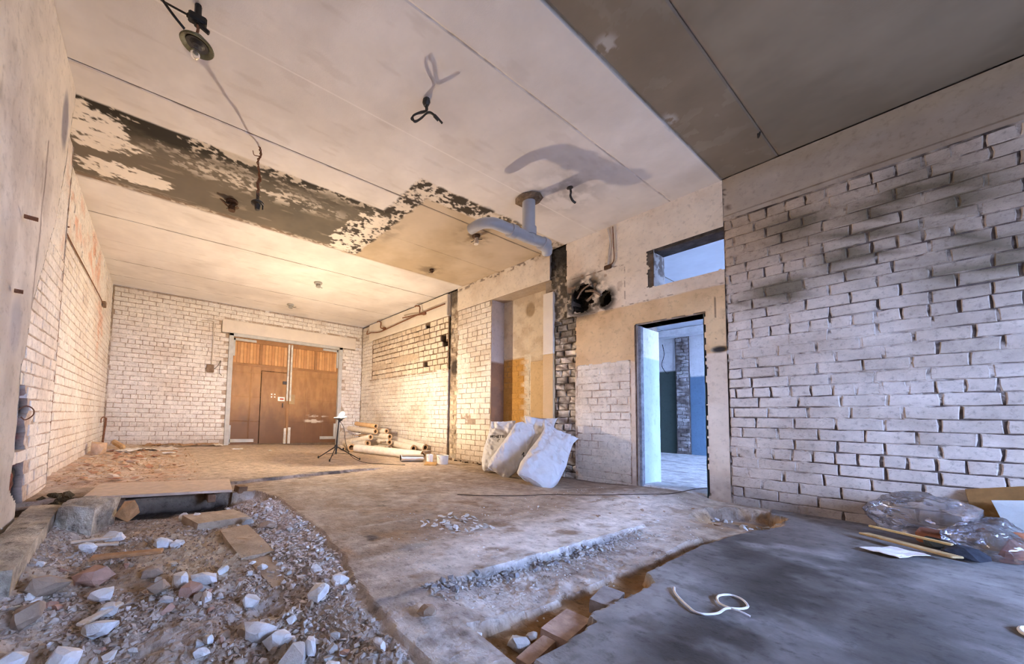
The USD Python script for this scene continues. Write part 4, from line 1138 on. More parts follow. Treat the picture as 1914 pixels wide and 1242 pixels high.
def bucket(label, c, r, h, stain=False):
    t = thing('bucket', label, 'bucket', 'buckets by the wall')
    z = g0(c[0], c[1])
    obj('body', lathe([(0, 0), (r * .88, 0), (r * .9, .006), (r, h), (r * .97, h), (r * .87, .02), (0, .02)], 28, (c[0], c[1], z)), M_BUCK, t)
    obj('rim', lathe([(r, h - .022), (r * 1.05, h - .020), (r * 1.06, h - .004), (r * 1.02, h + .004), (r * .96, h)], 28, (c[0], c[1], z)), M_BUCK, t)
    obj('contents', lathe([(0, h - .03), (r * .93, h - .035)], 28, (c[0], c[1], z)), mat('dried_filler', (.45, .38, .32), s1=20, c1=.3), t)
    th = np.linspace(0, np.pi, 14)
    obj('handle', tube(np.c_[c[0] + r * 1.06 * np.cos(th), c[1] + r * .3 * np.sin(th) - r * .98 * np.sin(th), z + h - .02 - .06 * np.sin(th)], .003, 5), MCH, t)
    return t


bucket('small pale pot with ochre drips, by the wall', (-.86, 5.40), .062, .15)
bucket('wider white bucket next to the small pot', (-.74, 5.18), .105, .155)
obj('spilled_plaster', crumple((-.98, 5.22, g0(-.98, 5.22) + .01), (.4, .2, .012), 420, .03, 14, .12), mat('ochre_spill', (.55, .33, .13), s1=15, c1=.3), label='ochre spill on the floor before the buckets', cat='spill')

# ------------------------------------------------------------------ pipe and fittings on the ceiling
M_PIPE = mat('grey_pipe', (.42, .43, .46), rough=.4, s1=6, c1=.08, s2=40, b=.08)
pipe = thing('drain_pipe', 'grey drain pipe hanging from the ceiling with a cross branch', 'pipe')
obj('riser', tube([(-1.43, 2.83, 3.495), (-1.43, 2.83, 2.98)], .075, 24), M_PIPE, pipe, smooth=40)
obj('branch', tube(smooth_path([(-2.06, 3.16, 3.06), (-2.06, 3.02, 3.06), (-2.01, 2.92, 3.05), (-1.90, 2.86, 3.03), (-1.43, 2.82, 3.0), (-1.24, 2.79, 2.99), (-1.12, 2.80, 2.96), (-1.06, 2.84, 2.92)], 6), .062, 20), M_PIPE, pipe, smooth=40)
for r_, c_, a_ in ((.062, (-1.70, 2.845, 3.015), (1, -.08, -.06)), (.062, (-1.19, 2.79, 2.98), (1, 0, -.1)), (.075, (-1.43, 2.83, 3.08), (0, 0, 1))):
    obj('collar', lathe([(r_, -.05), (r_ + .016, -.045), (r_ + .016, .045), (r_, .05)], 24, c_, a_), M_PIPE, pipe, smooth=40)
obj('torn_plaster', lathe([(.075, .0), (.14, .012), (.165, .03), (.15, .045)], 9, (-1.43, 2.83, 3.455)), mat('torn_plaster', (.17, .12, .08), s1=30, c1=.5, b=.8), pipe)

M_RUST = mat('rusty_iron', (.19, .085, .045), s1=30, c1=.4, s2=80, b=.5, rough=.85)
M_WIRE = mat('black_wire', (.02, .02, .02), rough=.5)
M_GLASS = usdkit.material(stage, '/World/Looks/bulb_glass', {'p': ('principled_bsdf', {'base_color': (.95, .97, .98), 'roughness': .05, 'transmission_weight': .95, 'ior': 1.45})}, surface='p.BSDF')
pend = thing('pendant_lamp', 'dark dish lamp hanging tilted from an iron bracket, cable trailing', 'lamp')
obj('bracket', cat_meshes([tube([(-4.99, 2.70, 3.5), (-4.99, 2.70, 3.36)], .022, 8), bevel_box((.11, .06, .05), .01, (-4.99, 2.70, 3.40)), tube([(-5.05, 2.70, 3.40), (-4.92, 2.69, 3.34)], .014, 6)]), M_WIRE, pend)
obj('stem', tube(smooth_path([(-4.99, 2.70, 3.38), (-4.985, 2.685, 3.32), (-4.99, 2.67, 3.27), (-4.99, 2.665, 3.23)], 6), .009, 7), M_RUST, pend)
ax = np.array([.12, -.16, .98]); ax /= np.linalg.norm(ax); dc = np.array([-4.985, 2.655, 3.185])
obj('dish', lathe([(.0, .05), (.04, .048), (.06, .03), (.098, .004), (.103, -.004), (.098, -.010), (.080, -.004), (.066, .012), (.03, .03), (0, .034)], 32, dc, ax), mat('olive_enamel', (.14, .135, .075), rough=.45, s1=20, c1=.3), pend, smooth=40, label='olive enamelled dish')
obj('socket', lathe([(0, .03), (.07, .012), (.066, .0), (.045, .004), (.03, -.01), (0, -.012)], 24, dc, ax), MBK, pend)
obj('bulb', lathe([(0, -.004), (.016, -.01), (.022, -.03), (.030, -.055), (.026, -.078), (.012, -.09), (0, -.092)], 18, dc, ax), M_GLASS, pend, smooth=True)
obj('cable', tube(smooth_path([(-5.06, 2.60, 3.20), (-5.13, 2.58, 3.24), (-5.21, 2.60, 3.34), (-5.23, 2.66, 3.42), (-5.22, 2.70, 3.49)], 6), .008, 6), M_WIRE, pend)
obj('cable', tube(smooth_path([(-5.04, 2.70, 3.40), (-5.12, 2.72, 3.42), (-5.18, 2.76, 3.46), (-5.2, 2.80, 3.5)], 6), .006, 6), M_WIRE, pend)

hang = thing('hanging_lamp_holder', 'black lamp holder on a twisted brown cable under the sooty band', 'lamp holder')
pp = smooth_path([(-4.35, 3.82, 3.5), (-4.335, 3.82, 3.42), (-4.36, 3.815, 3.34), (-4.345, 3.80, 3.2), (-4.352, 3.79, 3.05), (-4.35, 3.78, 2.93)], 8)
w1 = .008 * np.c_[np.cos(np.arange(len(pp)) * .9), np.sin(np.arange(len(pp)) * .9), 0 * np.arange(len(pp))]
obj('cable', cat_meshes([tube(pp + w1, .006, 6), tube(pp - w1, .006, 6), tube(smooth_path([(-4.345, 3.8, 3.2), (-4.33, 3.80, 3.14), (-4.36, 3.79, 3.10), (-4.34, 3.79, 3.03)], 5), .011, 6)]), M_RUST, hang)
obj('cable_end', tube(smooth_path([(-4.35, 3.82, 3.40), (-4.40, 3.80, 3.38), (-4.415, 3.80, 3.42)], 4), .004, 5), M_RUST, hang)
obj('holder', lathe([(0, .06), (.012, .055), (.018, .03), (.05, .012), (.062, 0), (.06, -.012), (.03, -.018), (.022, -.07), (0, -.072)], 18, (-4.35, 3.78, 2.89)), MBK, hang)
obj('terminal', cat_meshes([bevel_box((.012, .012, .05), .002, (-4.30, 3.775, 2.86)), bevel_box((.03, .02, .07), .004, (-4.35, 3.785, 2.96))]), MBK, hang)


def ceiling_socket(label, c, r, m, drop=.06, bulb=None, flaps=0, seed=0, cat='lamp holder'):
    t = thing('ceiling_lamp_holder', label, cat)
    rr = np.random.default_rng(seed)
    obj('rose', lathe([(0, .03), (r * .8, .03), (r, .01), (r * .95, -.01), (r * .5, -.02), (0, -.02)], 16, (c[0], c[1], 3.48)), m, t)
    obj('holder', lathe([(0, .02), (r * .42, .02), (r * .45, -drop * .4), (r * .6, -drop * .5), (r * .55, -drop), (0, -drop)], 14, (c[0] + .01, c[1], 3.47), (.1, .05, 1)), m if bulb is None else bulb, t)
    for k in range(flaps):
        a = rr.uniform(0, 6.28)
        p0 = np.array([c[0], c[1], 3.47]); p1 = p0 + np.array([math.cos(a) * r * 1.6, math.sin(a) * r * 1.6, rr.uniform(-.06, .01)])
        obj('wire_end', tube(smooth_path([p0, (p0 + p1) / 2 + (0, 0, -.02), p1], 4), .005, 5), M_WIRE, t)
    return t


t = ceiling_socket('broken dark lamp holder with bent flaps on the grey sooty ceiling', (-4.42, 5.02), .075, mat('burnt_brown', (.09, .05, .03), s1=30, c1=.4), .10, None, 3, 1)
obj('flap', bevel_box((.15, .05, .006), .002, (-4.50, 5.0, 3.43), rotm(.4, .35, .5)), mat('burnt_brown', (.09, .05, .03)), t); obj('flap', bevel_box((.1, .04, .006), .002, (-4.36, 5.0, 3.42), rotm(-.5, -.3, 1.2)), mat('burnt_brown', (.09, .05, .03)), t)
t = ceiling_socket('lamp holder with white porcelain socket amid soot on the beige ceiling', (-1.3, 3.85), .06, mat('burnt_brown', (.09, .05, .03)), .11, mat('porcelain', (.72, .66, .58), rough=.3), 4, 2)
ceiling_socket('small grey lamp holder on the white ceiling, the one farther from the gate', (-2.48, 7.10), .085, mat('grey_tin', (.34, .33, .30), rough=.5), .07, None, 1, 3)
ceiling_socket('small grey lamp holder on the white ceiling closest to the gate', (-2.49, 8.92), .085, mat('grey_tin', (.34, .33, .30), rough=.5), .07, None, 1, 4)
ceiling_socket('tiny burnt lamp fitting on the beige ceiling behind the porcelain one', (-1.05, 5.22), .04, mat('burnt_brown', (.09, .05, .03)), .03, None, 2, 5)
lp = thing('cable_loop', 'black cable looped below a knob in the middle of the white ceiling', 'cable')
obj('knob', lathe([(0, .03), (.03, .03), (.034, 0), (.02, -.03), (0, -.03)], 12, (-3.3, 2.42, 3.475)), MBK, lp)
obj('loop', tube(smooth_path([(-3.3, 2.42, 3.46), (-3.30, 2.41, 3.40), (-3.36, 2.42, 3.36), (-3.42, 2.44, 3.31), (-3.40, 2.44, 3.27), (-3.35, 2.42, 3.31), (-3.29, 2.40, 3.38), (-3.23, 2.38, 3.36), (-3.17, 2.36, 3.31)], 8), .0085, 7), MBK, lp)
obj('loop', tube(smooth_path([(-3.3, 2.43, 3.46), (-3.31, 2.42, 3.39), (-3.39, 2.44, 3.34), (-3.43, 2.45, 3.29), (-3.38, 2.44, 3.29), (-3.28, 2.41, 3.385), (-3.21, 2.38, 3.35)], 8), .007, 7), MBK, lp)
obj('sleeve', tube([(-3.24, 2.385, 3.365), (-3.20, 2.375, 3.335)], .014, 8), MBK, lp)
hk = thing('ceiling_hook', 'black cable stub curling out of the ceiling near the doorway wall', 'cable')
obj('stub', tube(smooth_path([(-1.23, 2.42, 3.5), (-1.21, 2.42, 3.45), (-1.235, 2.41, 3.39), (-1.21, 2.40, 3.34), (-1.17, 2.39, 3.32)], 6), .012, 8), MBK, hk)
obj('plate', lathe([(0, .02), (.03, .02), (.035, 0), (0, -.01)], 10, (-1.23, 2.42, 3.49)), MBK, hk)
sh = obj('ceiling_screw', tube(smooth_path([(-.55, .98, 3.52), (-.55, .98, 3.47), (-.60, .96, 3.46), (-.63, .95, 3.47)], 4), .006, 6), M_WIRE, label='small bent screw hook in the joint of the grey slabs', cat='hook')

# ------------------------------------------------------------------ conduit, boxes, wires on the walls
rail = thing('conduit', 'rusty conduit along the white beam with bent hooks', 'conduit')
obj('tube', tube(smooth_path([(-.09, 5.98, 3.24), (-.09, 7.0, 3.22), (-.09, 8.2, 3.16), (-.09, 8.75, 3.14), (-.10, 9.2, 3.20), (-.10, 9.43, 3.20), (-.09, 9.44, 3.30)], 5), .014, 7), M_RUST, rail)
for y in (6.72, 8.5):
    obj('bracket', tube(smooth_path([(-.04, y, 3.20), (-.10, y + .02, 3.20), (-.13, y + .1, 3.23), (-.12, y + .12, 3.38), (-.13, y + .25, 3.43), (-.13, y + .3, 3.42)], 5), .016, 6), M_RUST, rail)
    obj('clamp', bevel_box((.06, .09, .06), .01, (-.08, y, 3.20)), M_RUST, rail)
obj('bracket', tube(smooth_path([(-.09, 6.8, 3.2), (-.12, 7.2, 3.24), (-.12, 7.55, 3.27)], 5), .014, 6), M_RUST, rail)
jb = thing('junction_box', 'brown junction box on the end wall with a cable running up', 'box')
obj('box', bevel_box((.16, .07, .18), .012, (-4.06, 9.86, 1.87)), mat('box_brown', (.22, .15, .10), s1=12, c1=.3), jb)
obj('cable', tube(smooth_path([(-4.04, 9.885, 1.95), (-4.03, 9.885, 2.4), (-4.04, 9.885, 2.9), (-4.06, 9.885, 3.02), (-4.3, 9.885, 3.0)], 6), .014, 6), mat('painted_cable', (.55, .48, .40)), jb)
obj('wire', tube(smooth_path([(-4.0, 9.87, 1.84), (-3.9, 9.86, 1.95), (-3.84, 9.86, 2.08), (-3.86, 9.86, 1.8), (-3.8, 9.86, 1.72)], 6), .006, 5), M_WIRE, jb)
wd = thing('wall_cable', 'old cable running down the plaster above the doorway to a burnt clip', 'cable')
obj('cable', tube(smooth_path([(-.02, 2.63, 3.47), (-.022, 2.60, 3.3), (-.02, 2.62, 3.1), (-.02, 2.63, 2.95)], 6), .009, 6), mat('painted_cable', (.55, .48, .40)), wd)
obj('cable', tube(smooth_path([(-.02, 2.56, 3.47), (-.022, 2.55, 3.2), (-.02, 2.55, 3.0), (-.03, 2.60, 2.93)], 6), .007, 6), M_RUST, wd)
obj('clip', bevel_box((.03, .1, .06), .01, (-.02, 2.63, 2.93)), mat('burnt_brown', (.09, .05, .03)), wd)
bp = thing('rod', 'rusty rod standing in the corner by the end wall', 'rod')
obj('shaft', tube([(-5.93, 9.2, g0(-5.9, 9.2)), (-5.90, 9.22, .66)], .018, 7), M_RUST, bp)
obj('crook', tube(smooth_path([(-5.90, 9.22, .64), (-5.93, 9.2, .67), (-5.97, 9.18, .64), (-5.97, 9.17, .56)], 5), .010, 6), M_RUST, bp)
pw_ = thing('pier_wire', 'thin wire poking out of the torn pier edge', 'wire')
obj('strand', tube(smooth_path([(-5.83, 3.34, .78), (-5.79, 3.36, .81), (-5.76, 3.38, .79), (-5.76, 3.38, .75), (-5.79, 3.36, .72), (-5.81, 3.35, .74)], 6), .004, 5), M_RUST, pw_)
for (y, z, l, lb) in ((2.98, 1.92, .10, 'upper rusty nail sticking out of the grey pier'), (2.93, 1.46, .06, 'lower rusty nail sticking out of the grey pier')):
    q = np.array([-5.79, y, z])
    obj('nail', tube([q, q + (l * .6, l * .1, .0)], .012, 6), M_RUST, label=lb, cat='nail')

lw = thing('wall_cable', 'thin cable strung along the upper brick wall to a small box', 'cable')
obj('strand', tube(smooth_path([(-5.93, 4.95, 2.66), (-5.98, 5.1, 2.665), (-5.98, 6.5, 2.68), (-5.98, 7.8, 2.70), (-5.98, 8.3, 2.69)], 6), .007, 6), M_RUST, lw)
obj('box', bevel_box((.05, .12, .1), .008, (-5.965, 8.36, 2.69)), mat('box_brown', (.22, .15, .10)), lw)

# ------------------------------------------------------------------ loose things on the floor
def drop(x, y, dz=0.0):
    return np.array([x, y, g0(x, y) + dz])


def sheetbox(label, cat, name, size, M, c, mt, b=.004, group=None):
    return obj(name, bevel_box(size, b, c, M), mt, label=label, cat=cat, group=group)


M_BOARD = mat('chipboard', (.60, .47, .36), s1=12, c1=.14, s2=60, b=.2)
# big flat panel bridging the dug-up part
P = np.array([(-5.50, 4.72), (-4.36, 4.50), (-4.43, 3.86), (-5.55, 4.02)])
zt, zb = .075, .052
Vb = np.array([(x, y, z) for z in (zb, zt) for x, y in P]); vb, fbb = hull(Vb)
pn = thing('panel', 'large pale flat panel lying across the dug-up floor', 'panel')
obj('sheet', (vb, fbb), M_BOARD, pn)
for x, y, w in ((-4.6, 3.98, .22), (-5.3, 4.15, .25)):
    obj('batten', bevel_box((.07, .7, .07), .008, (x, y + .25, -.0)), M_CDARK, pn)
sheetbox('short dark wooden stub under the corner of the large flat panel', 'stub', 'wood_stub', (.10, .09, .07), rotm(.1, .1, .4), (-4.30, 4.15, .02), mat('dark_wood', (.20, .11, .06), s1=12, c1=.4))
# kerb and blocks by the pier
M_KERB = mat('kerb_concrete', (.40, .35, .28), s1=7, c1=.5, s2=40, b=.9, dist=.02, speck=.7, s3=11)
def lump(size, seed, n=40, r=.9):
    g = np.random.default_rng(seed)
    p = g.uniform(-.5, .5, (n, 3)); p /= np.abs(p).max(1, keepdims=True) * 2
    p *= g.uniform(r, 1, (n, 1))
    return hull(p * np.asarray(size))


v, f = rough_block((.17, 1.45, .40), 5, .035, round_=.16); obj('concrete_kerb', (v @ rotm(0, .06, .05).T + (-5.69, 3.00, -.10), f), M_KERB, label='long mossy concrete kerb at the foot of the pier', cat='kerb')
v, f = rough_block((.23, .40, .32), 6, .06, round_=.35); obj('concrete_block', (v @ rotm(.0, .1, -.3).T + (-5.46, 3.55, -.03), f), M_KERB, label='stained concrete block between the kerb and the large panel', cat='block')
v, f = lump((.16, .12, .17), 7, 16, .8); obj('brick_lump', (v @ rotm(.3, .4, .8).T + (-5.20, 3.62, .02), f), mat('ochre_brick', (.48, .25, .11), s1=15, c1=.3), label='ochre brick lump below the large panel', cat='brick')
# strip of old edging beside the gravel
for k, (a, b, w, lb) in enumerate((((-4.54, 3.05), (-4.50, 2.42), .20, 'pale concrete edging strip, the piece nearer the panel'), ((-4.50, 2.40), (-4.46, 1.98), .13, 'pale concrete edging strip ending in the rubble'))):
    a, b = np.array(a), np.array(b); m_ = (a + b) / 2; L = np.linalg.norm(b - a); an = math.atan2(*(b - a)[::-1])
    v, f = rough_block((L, w, .08), 30 + k, .010, round_=.12)
    obj('edging_strip', (v @ rotm(.05, .02, an).T + (m_[0], m_[1], g0(*m_) - .030), f), mat('edging', (.42, .325, .235), s1=10, c1=.3, b=.6, speck=.5, s3=20), label=lb, cat='strip')
v, f = rough_block((.42, .30, .09), 36, .012, round_=.2); obj('floor_fragment', (v @ rotm(.03, .05, .3).T + (-4.62, 3.38, g0(-4.62, 3.38) + .0), f), mat('edging', (.42, .325, .235)), label='flat ochre floor fragment in front of the large panel', cat='slab')
sheetbox('thin splintered lath lying in the rubble near the kerb', 'lath', 'lath', (.36, .045, .018), rotm(.1, -.04, -.30), drop(-5.17, 2.72, .05), mat('lath_wood', (.42, .23, .11), s1=20, c1=.25, b=.3))
for k, (x, y, l, a, lb) in enumerate(((-5.35, 3.08, .26, .2, 'pale short lath by the concrete block, upper one'), (-5.33, 2.98, .2, .0, 'pale short lath by the concrete block, lower one'), (-5.22, 2.0, .2, .9, 'bent pale strip in the rubble beside a large white lump'))):
    sheetbox(lb, 'lath', 'lath', (l, .03, .014), rotm(.1, .05, a), drop(x, y, .04), mat('pale_lath', (.55, .47, .38), s1=20, c1=.2))
# named lumps
M_LUMP = [mat('lump_%s' % n, c, s1=14, c1=.16, s2=60, b=.5, dist=.008) for n, c in (('white', (.66, .66, .67)), ('grey', (.46, .45, .44)), ('brown', (.33, .25, .19)), ('pink', (.42, .26, .20)))]
LUMPS = [(-5.27, 3.13, .17, 0, 'pale angular lump beside the concrete block, the taller of two'), (-5.38, 2.95, .13, 0, 'pale flattish lump leaning below the taller one by the concrete block'),
         (-4.84, 3.52, .13, 0, 'white lump at the front edge of the large panel, left-leaning'), (-4.75, 3.47, .12, 0, 'white tilted lump touching its twin at the front edge of the large panel'),
         (-4.99, 2.90, .16, 0, 'wide white lump in the middle of the dug-up floor'), (-4.91, 2.87, .11, 0, 'flat grey-white lump next to the wide white one'),
         (-4.93, 2.22, .17, 0, 'largest white lump of the cluster in the middle of the rubble'), (-4.82, 2.16, .15, 0, 'pointed white lump of the rubble cluster'), (-4.72, 2.24, .09, 0, 'small white lump at the edge of the rubble cluster'),
         (-4.83, 1.98, .10, 0, 'white triangular chip in front of the rubble cluster'), (-4.99, 2.02, .08, 1, 'grey chip before the rubble cluster'), (-4.66, 1.86, .11, 0, 'white jagged lump lying alone on bare earth'),
         (-4.52, 2.23, .08, 0, 'white lump sitting on the edging strip'), (-5.21, 1.88, .16, 0, 'big white egg-shaped lump among the dark rubble'), (-5.24, 2.22, .15, 0, 'pale flat lump in the upper rubble'),
         (-5.20, 2.05, .12, 1, 'grey flat lump above the big white egg-shaped one'), (-5.29, 1.70, .14, 0, 'low pale lump near the bottom rubble'), (-5.43, 1.73, .13, 0, 'flat pale slab piece at the very bottom of the rubble'),
         (-4.89, 1.56, .07, 0, 'upright white sliver in fine grey rubble'), (-4.86, 1.62, .075, 0, 'slanted white sliver above the upright one'), (-4.69, 1.55, .17, 0, 'long white lump standing in the near gravel'),
         (-4.64, 1.47, .12, 0, 'white lump next to the long standing one'), (-4.63, 1.31, .17, 1, 'rounded grey stone at the front of the gravel'), (-4.56, 1.34, .10, 0, 'pale round stone beside the rounded grey stone'),
         (-4.76, 1.34, .09, 0, 'white chunk before the rounded grey stone'), (-4.40, 1.67, .15, 0, 'large bluish lump where the gravel meets the slab edge'), (-4.26, 1.75, .12, 0, 'pale lump wedged against the slab edge'),
         (-4.31, 1.95, .09, 0, 'upright pale stone by the slab edge'), (-5.30, 2.45, .2, 3, 'reddish broken brick piece near the kerb'), (-5.45, 2.33, .2, 2, 'dark split lump by the end of the kerb'),
         (-5.02, 2.12, .16, 2, 'dark greenish lump half hidden in the rubble'), (-4.89, 2.08, .13, 3, 'red-brown brick bit under the white cluster'), (-5.05, 2.42, .13, 2, 'dark lump above the white cluster'),
         (-4.32, 2.95, .15, 2, 'dark stone at the slab edge by the far gravel'), (-4.42, 3.15, .12, 1, 'grey stone in the far gravel'), (-5.45, 2.05, .16, 2, 'brown clod in the near corner rubble'),
         (-4.37, 1.17, .07, 0, 'small white stone in the hollow by the cut slab'), (-4.53, 1.20, .06, 0, 'white pebble in front of the hollow'), (-3.88, .96, .10, 1, 'grey jagged stone by the narrow trench'), (-3.78, .98, .07, 1, 'low grey stone next to the jagged one by the trench'),
         (-4.00, 1.06, .05, 0, 'white chip near the cut slab'), (-4.12, 1.22, .10, 2, 'brown clod on the sunken strip')]
for k, (x, y, s, mm, lb) in enumerate(LUMPS):
    g = np.random.default_rng(700 + k)
    v, f = stone(g, s * .92, g.uniform(.58, .8), 30)
    obj('lump', (v + drop(x, y, s * .22), f), M_LUMP[mm], label=lb, cat='lump')
# bricks in the narrow trench
MBK2 = mat('old_brick', (.47, .34, .28), s1=16, c1=.25, s2=60, b=.5)
for x, y, a, sz, lb in ((-3.62, .935, .18, (.25, .105, .07), 'reddish brick lying in the narrow trench'), (-3.27, .955, .22, (.22, .09, .06), 'grey dusty brick at the edge of the narrow trench'), (-3.86, .90, .2, (.22, .05, .05), 'sunken brick edge at the near end of the narrow trench')):
    c = np.array([x, y, g0(x, y)]); c[2] = -.062 if y < .95 else -.035
    v, f = rough_block(sz, int(-x * 100), .004, round_=.15)
    obj('brick', (v @ rotm(.05, .02, a).T + c, f), MBK2 if 'reddish' in lb or 'sunken' in lb else mat('grey_brick', (.30, .28, .285), s1=16, c1=.25, s2=60, b=.5), label=lb, cat='brick')
# loose stones one by one, then the grit
M_DARKST = mat('lump_bluish', (.24, .24, .26), s1=14, c1=.2, s2=60, b=.5, dist=.008)
g = np.random.default_rng(77)
tones = {'lump_bluish': 'dark bluish', 'lump_white': 'white', 'lump_grey': 'grey', 'lump_brown': 'brown', 'lump_pink': 'reddish', 'brick_shard_red': 'red', 'brick_shard_pale': 'pale pinkish', 'brick_shard_orange': 'orange'}


def place(v, cuts, words):
    return words[int(np.searchsorted(cuts, v))]



def scatter(n, x0, x1, y0, y1, lo, hi, keep, mats, label, cat, group, name, flat=.7):
    done = 0
    for _ in range(n * 6):
        if done >= n:
            break
        x, y = g.uniform(x0, x1), g.uniform(y0, y1)
        if not keep(x, y):
            continue
        s = g.uniform(lo, hi)
        v, f = rock(g, s, flat, 11)
        k = int(g.integers(len(mats)))
        lb = label(x, y, tones[mats[k].GetPath().name]) if callable(label) else label
        obj(name, (v + drop(x, y, s * .15), f), mats[k], label=lb, cat=cat, group=group)
        done += 1


dugk = lambda x, y: regions(np.array(x), np.array(y))[0] > .02
scatter(90, -4.50, -4.08, 1.7, 3.9, .035, .075, lambda x, y: dugk(x, y) and edge_left(y) - x < .36, [M_LUMP[0], M_LUMP[1], M_LUMP[0]], lambda x, y, t: 'small %s stone in the gravel strip, %s' % (t, place(y, (2.2, 2.75, 3.3), ('near end by the cut slab', 'beside the edging strip', 'behind the edging strip', 'far end by the large panel'))), 'stone', 'stones of the gravel strip', 'stone')
scatter(95, -5.6, -4.4, 1.2, 2.7, .03, .085, lambda x, y: dugk(x, y) and fb(np.array(x), np.array(y), s=4, seed=500) > .46, [M_LUMP[0], M_LUMP[1], M_LUMP[2], M_LUMP[3]], lambda x, y, t: 'small %s stone in the dug-up rubble, %s %s' % (t, place(y, (1.6, 2.05), ('near the picture bottom', 'around the white lump cluster', 'behind the white lump cluster')), place(x, (-5.1, -4.75), ('towards the kerb', 'in the middle', 'towards the gravel strip'))), 'stone', 'stones of the dug-up floor', 'stone')
scatter(35, -4.95, -4.3, .95, 1.7, .03, .07, dugk, [M_LUMP[0], M_LUMP[1]], lambda x, y, t: '%s stone in the near gravel below the cut slab, %s' % (t, place(x, (-4.72, -4.5), ('outer side', 'middle', 'side of the slab'))), 'stone', 'stones of the near gravel', 'stone')
scatter(76, -3.95, -2.5, 1.35, 1.45, .03, .06, lambda x, y: g.random() < 1.1 + (x + 2.5) * -.0 - .25 * (x + 3.5), [M_DARKST, M_LUMP[1], M_DARKST], lambda x, y, t: '%s broken stone along the sunken edge, %s' % (t, place(x, (-3.5, -3.0), ('end by the cut slab', 'middle stretch', 'end towards the doorway'))), 'stone', 'stones along the sunken edge', 'stone')
scatter(70, -3.40, -2.85, 1.95, 2.42, .03, .09, lambda x, y: np.hypot((x + 3.1) / .3, (y - 2.17) / .25) < 1, M_LUMP[:2] + [M_LUMP[0]], lambda x, y, t: 'thin %s plaster flake in the scatter on the slab, %s' % (t, place(x, (-3.18, -3.02), ('side towards the gravel strip', 'middle of the scatter', 'side towards the doorway'))), 'flake', 'plaster flakes on the slab', 'plaster_flake', .16)
scatter(24, -1.3, -.4, .95, 1.4, .03, .09, lambda x, y: True, [M_LUMP[1], M_LUMP[2]], 'earthy lump in the broken hole under the brick wall', 'lump', 'lumps in the hole under the wall', 'earth_lump')
scatter(30, -2.4, -.4, 1.45, 2.3, .02, .05, lambda x, y: True, [M_LUMP[0], M_LUMP[2]], 'crumb of plaster on the dusty floor near the doorway', 'crumb', 'plaster crumbs near the doorway', 'plaster_crumb', .5)
MRED = [mat('brick_shard_%s' % n, c, s1=15, c1=.2) for n, c in (('red', (.50, .27, .17)), ('pale', (.68, .56, .45)), ('orange', (.60, .42, .28)))]
scatter(110, -5.85, -4.7, 4.9, 8.6, .05, .17, lambda x, y: g.random() < 1.1 - .5 * (x + 5.85), MRED, lambda x, y, t: '%s shard in the brick debris, %s' % (t, place(y, (5.8, 6.9, 7.8), ('just beyond the large panel', 'second quarter from the panel', 'third quarter from the panel', 'by the end wall'))), 'shard', 'brick shards along the wall', 'brick_shard', .25)
scatter(26, -.22, -.05, 4.2, 5.7, .05, .10, lambda x, y: True, [M_LUMP[2], mat('soil_dark', (.08, .06, .045), s1=20, c1=.4)], 'dark clod in the gap at the foot of the brick wall', 'clod', 'clods in the gap under the wall', 'clod')


def grit(name, n, sampler, lo, hi, mt, label, seed, flat=.7):
    r = np.random.default_rng(seed)
    protos = [rock(r, 1.0, flat, 7) for _ in range(12)]
    xy = sampler(r, n)
    z = ground(xy[:, 0], xy[:, 1])
    parts = []
    for (x, y), zz_ in zip(xy, z):
        v, f = protos[int(r.integers(12))]
        s = lo + (hi - lo) * r.random() ** 2.2
        a = r.uniform(0, 6.3); c, sn = math.cos(a) * s, math.sin(a) * s
        parts.append((np.c_[v[:, 0] * c - v[:, 1] * sn + x, v[:, 0] * sn + v[:, 1] * c + y, v[:, 2] * s + zz_ + s * .12], f))
    vv, ff = cat_meshes(parts)
    obj(name, (vv, ff), mt, label=label, cat=name.replace('_', ' '), kind='stuff')


def rect(x0, x1, y0, y1, keep=lambda p: np.ones(len(p), bool)):
    def f(r, n):
        p = np.c_[r.uniform(x0, x1, n * 4), r.uniform(y0, y1, n * 4)]
        return p[keep(p)][:n]
    return f


grit('gravel', 3400, rect(-4.55, -4.0, 1.6, 4.0, lambda p: (regions(p[:, 0], p[:, 1])[0] > 0) & (edge_left(p[:, 1]) - p[:, 0] < .34)), .018, .06, mat('pale_gravel', (.60, .53, .48), s1=18, c1=.2, b=.4), 'pale gravel in the strip along the slab edge', 801)
grit('rubble', 9000, rect(-5.75, -4.3, .9, 3.2, lambda p: (regions(p[:, 0], p[:, 1])[0] > 0) & (fb(p[:, 0], p[:, 1], s=4, seed=500) > .47) & (np.hypot((p[:, 0] + 4.85) / .38, (p[:, 1] - 2.6) / .42) > 1 - .6 * (fb(p[:, 0], p[:, 1], s=9, seed=501) - .5))), .008, .05, mat('fine_rubble', (.43, .37, .325), s1=18, c1=.3, b=.4), 'fine grey rubble on the dug-up floor', 802)
grit('earth_crumbs', 5000, rect(-5.75, -4.3, .9, 3.8, lambda p: regions(p[:, 0], p[:, 1])[0] > 0), .008, .04, M_LUMP[2], 'brown earth crumbs on the dug-up floor', 803)
grit('chippings', 1500, rect(-4.0, -1.9, 1.22, 1.45, lambda p: (regions(p[:, 0], p[:, 1])[3] > 0) & (np.random.default_rng(1).random(len(p)) < np.exp((p[:, 1] - 1.42) * 18))), .006, .035, M_LUMP[1], 'grey chippings along the edge of the sunken strip', 804)
grit('plaster_crumbs', 1200, rect(-3.9, -.4, 1.05, 2.6, lambda p: fb(p[:, 0], p[:, 1], s=3, seed=505) > .5), .004, .022, M_LUMP[0], 'white plaster crumbs strewn over the dusty floor', 805, .5)
